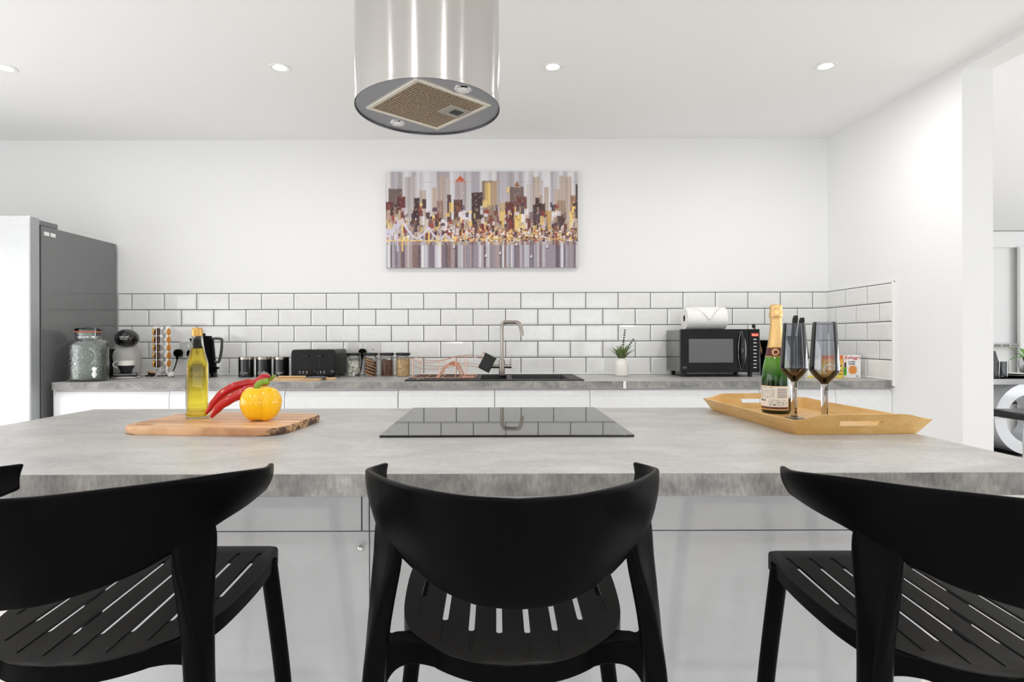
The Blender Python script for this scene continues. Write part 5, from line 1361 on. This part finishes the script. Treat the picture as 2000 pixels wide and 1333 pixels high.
def label():
    r_ = random.Random(6); W, H = 110, 88; A = np.full((H, W, 3), (236, 232, 226), float)
    A[:, -3:] = (222, 190, 110); A[-4:, :] = (214, 180, 110); A[-12:-4, :-3] = (96, 50, 44)
    A[0:2] = (222, 190, 110)
    def line(x0, x1, y, h, dens, c=(110, 108, 112)):
        for x in range(x0, x1):
            if r_.random() < dens: A[y:y+h, x] = c
    line(8, 62, 5, 3, .6, (70, 60, 60))
    for y in range(14, 44, 4): line(6, 66, y, 2, .5)
    for y in (9, 15, 21, 27, 33, 39): A[y:y+3, 74:104] = (130, 122, 132) if y % 4 else (160, 150, 150)
    line(16, 40, 50, 6, .6, (60, 56, 60)); line(2, 7, 48, 10, .7, (60, 56, 60))
    for y in range(50, 74, 4): line(48, 104, y, 2, .45)
    line(54, 70, 66, 5, .5, (70, 66, 70)); return A
def lab_pos(u, v):
    a = math.radians(-186+u*150); r = R_*0.91+0.0004
    return (r*math.cos(a), r*math.sin(a), cz(799)+v*(cz(752.5)-cz(799)))
raster('label', label(), lab_pos, M['print'], t)

sm = thin('smoky wine glass', (234, 235, 238), 1.45, 0.02, boost=1.5, grad=(0.112, 0.126, (170, 128, 96)))
src = None
for px, d, lb in ((1551, 1.535, 'smoky wine glass next to the champagne bottle'), (1610.5, 1.44, 'smoky wine glass standing apart at the right of the tray')):
    if src is None:
        src = thing('wine_glass', lb, 'wine glass', (X(px, d), d, TT), group='pair of smoky wine glasses in the tray')
        src.scale = (0.9, 0.9, 1)
        outr = smooth_pts([(0.0095, 0.122-0.022), (0.013, 0.105), (0.026, 0.117), (0.0365, 0.131), (0.0380, 0.138), (0.0368, 0.158), (0.0335, 0.205), (0.0295, 0.253)], 5)
        inr = [(max(0.0001, r-0.0012), z+0.001) for r, z in reversed(outr)]
        bm = bm_new(); lathe(bm, [(0.0001, 0.0995)]+outr+inr[:-1]+[(0.0001, 0.102)], seg=64, cap0=False, cap1=False); finish('bowl', bm, sm, src, angle=60)
        bm = bm_new(); sp2 = [(0.0105, 0.006), (0.0090, 0.012), (0.0088, 0.05), (0.0096, 0.090), (0.0118, 0.0985)]
        lathe(bm, smooth_pts(sp2, 4), seg=10); 
        sg = bpy.data.materials.new('solid smoky glass'); sg.use_nodes = True; b_ = sg.node_tree.nodes['Principled BSDF']; b_.inputs['Base Color'].default_value = lin((206, 200, 196)); b_.inputs['Transmission Weight'].default_value = 1; b_.inputs['Roughness'].default_value = 0.01; b_.inputs['IOR'].default_value = 1.5
        finish('stem', bm, sg, src, angle=60)
        bm = bm_new(); lathe(bm, [(0.030, 0.0003), (0.0305, 0.0012), (0.020, 0.0032), (0.0105, 0.0060)], seg=56); finish('foot', bm, thin('clear foot glass', (226, 224, 222), 1.45, 0.03), src, angle=60)
    else:
        c = copy_tree(src); c.location = (X(px, d), d, TT); c['label'] = lb

# ================================================================ dining room seen through the opening on the right
M['dinwall'] = M['wall']
d = 6.86
bm = bm_new(); box(bm, XR+0.14, 7.7, 6.84, 6.9, EYE+(663-486)/F*6.84, 2.39); o = struct(finish('trim_1', bm, M['wall'])); 
bm = bm_new(); box(bm, X(1993, 6.8), 7.7, 6.80, 6.84, 0, EYE+(663-486)/F*6.84+0.0); struct(finish('trim_2', bm, M['wall']))
t = thing('wall_vent', 'flat slotted vent grille low on the far dining room wall', 'vent', (X(1958, d), 6.835, EYE-(676-661)/F*6.84))
bm = bm_new(); box(bm, -0.25, 0.18, -0.012, 0.06, -0.022, 0.022, 0.003); finish('frame', bm, mat('pale grey vent', (200, 198, 196), 0.5), t)
bm = bm_new()
for k in range(4): box(bm, -0.23+k*0.10, -0.15+k*0.10, -0.0135, -0.011, -0.013, 0.013)
finish('slot', bm, mat('grey vent slots', (128, 126, 124), 0.6), t)
TY = 5.2; TZ = 0.76
t = thing('dining_table', 'white gloss dining table on a curved ring base in the next room', 'table', (5.15, TY+0.45, 0))
bm = bm_new(); box(bm, -1.0, 1.0, -0.45, 0.45, TZ-0.05, TZ, 0.003); finish('tabletop', bm, M['door'], t)
bm = bm_new(); box(bm, -0.99, 0.99, -0.449, 0.44, TZ, TZ+0.006, 0.001); finish('glass_top', bm, M['gblack'], t)
bm = bm_new(); R1, R2 = 0.345, 0.235; n_ = 72
rs = []
for j in range(n_):
    a = 2*PI*j/n_; ca, sa = math.cos(a), math.sin(a)
    rs.append([(R1*ca, -0.18, 0.362+R1*sa), (R1*ca, 0.20, 0.362+R1*sa), (R2*ca, 0.20, 0.362+R2*sa), (R2*ca, -0.18, 0.362+R2*sa)])
rs.append(rs[0]); rings(bm, rs, False, False); bmesh.ops.remove_doubles(bm, verts=bm.verts, dist=1e-5)
for v in bm.verts: v.co.x += X(2014, 5.47)-5.15
finish('ring_base', bm, mat('white lacquer', (226, 228, 232), 0.12, coat=0.5), t)
bm = bm_new(); box(bm, -0.6, 0.6, -0.3, 0.3, 0.002, 0.02, 0.002); finish('floor_plate', bm, M['mblack'], t)
def dining_chair(label, loc, rz):
    t = thing('dining_chair', label, 'chair', loc, rz, group='black and chrome dining chairs')
    M.setdefault('leath', mat('black leatherette', (24, 24, 26), 0.3))
    bm = bm_new(); box(bm, -0.21, 0.21, -0.21, 0.21, 0.44, 0.50, 0.025, 3); finish('seat', bm, M['leath'], t)
    bm = bm_new(); rings(bm, [[(x*w_, y, z) for x, y in ((-1, yb), (1, yb), (1, yb+0.035), (-1, yb+0.035))] for z, w_, yb in ((0.50, 0.21, 0.20), (0.75, 0.20, 0.22), (0.985, 0.15, 0.25))]); finish('backrest', bm, M['leath'], t)
    for s in (-1, 1):
        bm = bm_new(); tube(bm, smooth_pts([(s*0.2, 0.20, 0.425), (s*0.2, 0, 0.425), (s*0.2, -0.19, 0.425), (s*0.2, -0.215, 0.40), (s*0.2, -0.22, 0.2), (s*0.2, -0.215, 0.03), (s*0.2, -0.19, 0.012), (s*0.2, 0.2, 0.012)], 5), 0.0125, 12); finish('leg', bm, M['chrome'], t)
    bm = bm_new(); tube(bm, [(-0.2, 0.2, 0.425), (0.2, 0.2, 0.425)], 0.0125, 10); tube(bm, [(-0.2, 0.2, 0.012), (0.2, 0.2, 0.012)], 0.0125, 10); finish('crossbar', bm, M['chrome'], t)
dining_chair('black dining chair with chrome frame on the near side of the dining table', (4.56, 4.96, 0), -PI/2)
dining_chair('black dining chair on the far side of the dining table', (X(1948, 6.25), 6.2, 0), 0)
TG = TZ+0.0062
src = None
for px, lb in ((1944, 'clear tumbler on the dining table, closer to the kitchen wall'), (1960.5, 'clear tumbler on the dining table, closer to the stacked plates')):
    if src is None:
        src = thing('drinking_glass', lb, 'glass', (X(px, 5.35), 5.35, TG), group='tumblers on the dining table')
        bm = bm_new(); lathe(bm, [(0.026, 0), (0.031, 0.012), (0.037, 0.145), (0.035, 0.145), (0.029, 0.014), (0.0001, 0.012)], seg=32); finish('tumbler', bm, thin('tumbler glass', (206, 208, 210), 1.6, 0.02, boost=2.0), src)
    else: c = copy_tree(src); c.location = (X(px, 5.35), 5.35, TG); c['label'] = lb
for px, z_, lb in ((1986, 0.0, 'dark lower plate of the place setting on the dining table'), (1990, 0.017, 'white upper plate of the place setting on the dining table')):
    t = thing('dinner_plate', lb, 'plate', (X(px, 5.42), 5.42, TG+z_), group='plates on the dining table')
    bm = bm_new(); R_ = 0.15 if z_ == 0 else 0.12; lathe(bm, [(R_*0.6, 0.0002), (R_, 0.014), (R_, 0.0165), (R_*0.62, 0.004), (0.0001, 0.004)], seg=48); finish('plate', bm, M['gblack'] if z_ == 0 else M['ceramic'], t)
t = thing('potted_plant', 'green leafed plant in a steel pot on the dining table', 'plant', (X(2008, 5.75), 5.75, TG))
bm = bm_new(); lathe(bm, [(0.045, 0), (0.065, 0.03), (0.075, 0.12), (0.06, 0.17), (0.05, 0.165), (0.05, 0.15), (0.0001, 0.15)], seg=36); finish('pot', bm, M['chrome'], t)
bm = bm_new()
for k, (a, el, ln) in enumerate(((PI, 0.25, 0.22), (PI*0.9, 0.5, 0.18), (PI*1.15, 0.35, 0.2), (0.3, 0.4, 0.2), (1.2, 0.7, 0.2), (-1.0, 0.5, 0.2), (2.3, 0.8, 0.22))):
    st_ = [(math.cos(a)*ln*s_, math.sin(a)*ln*s_, 0.15+ln*(math.sin(el)*1.6*s_-0.9*s_*s_*0.8)+0.04*s_) for s_ in (0, .2, .4, .6, .8, 1)]
    tube(bm, smooth_pts(st_, 3), [0.022*math.sin(PI*min(1, 0.08+i/15)) + 0.001 for i in range(16)], 8, sc=(1, 0.12))
finish('leaf', bm, mat('bright green leaf', (106, 164, 62), 0.45, var=(20, 0.2)), t)
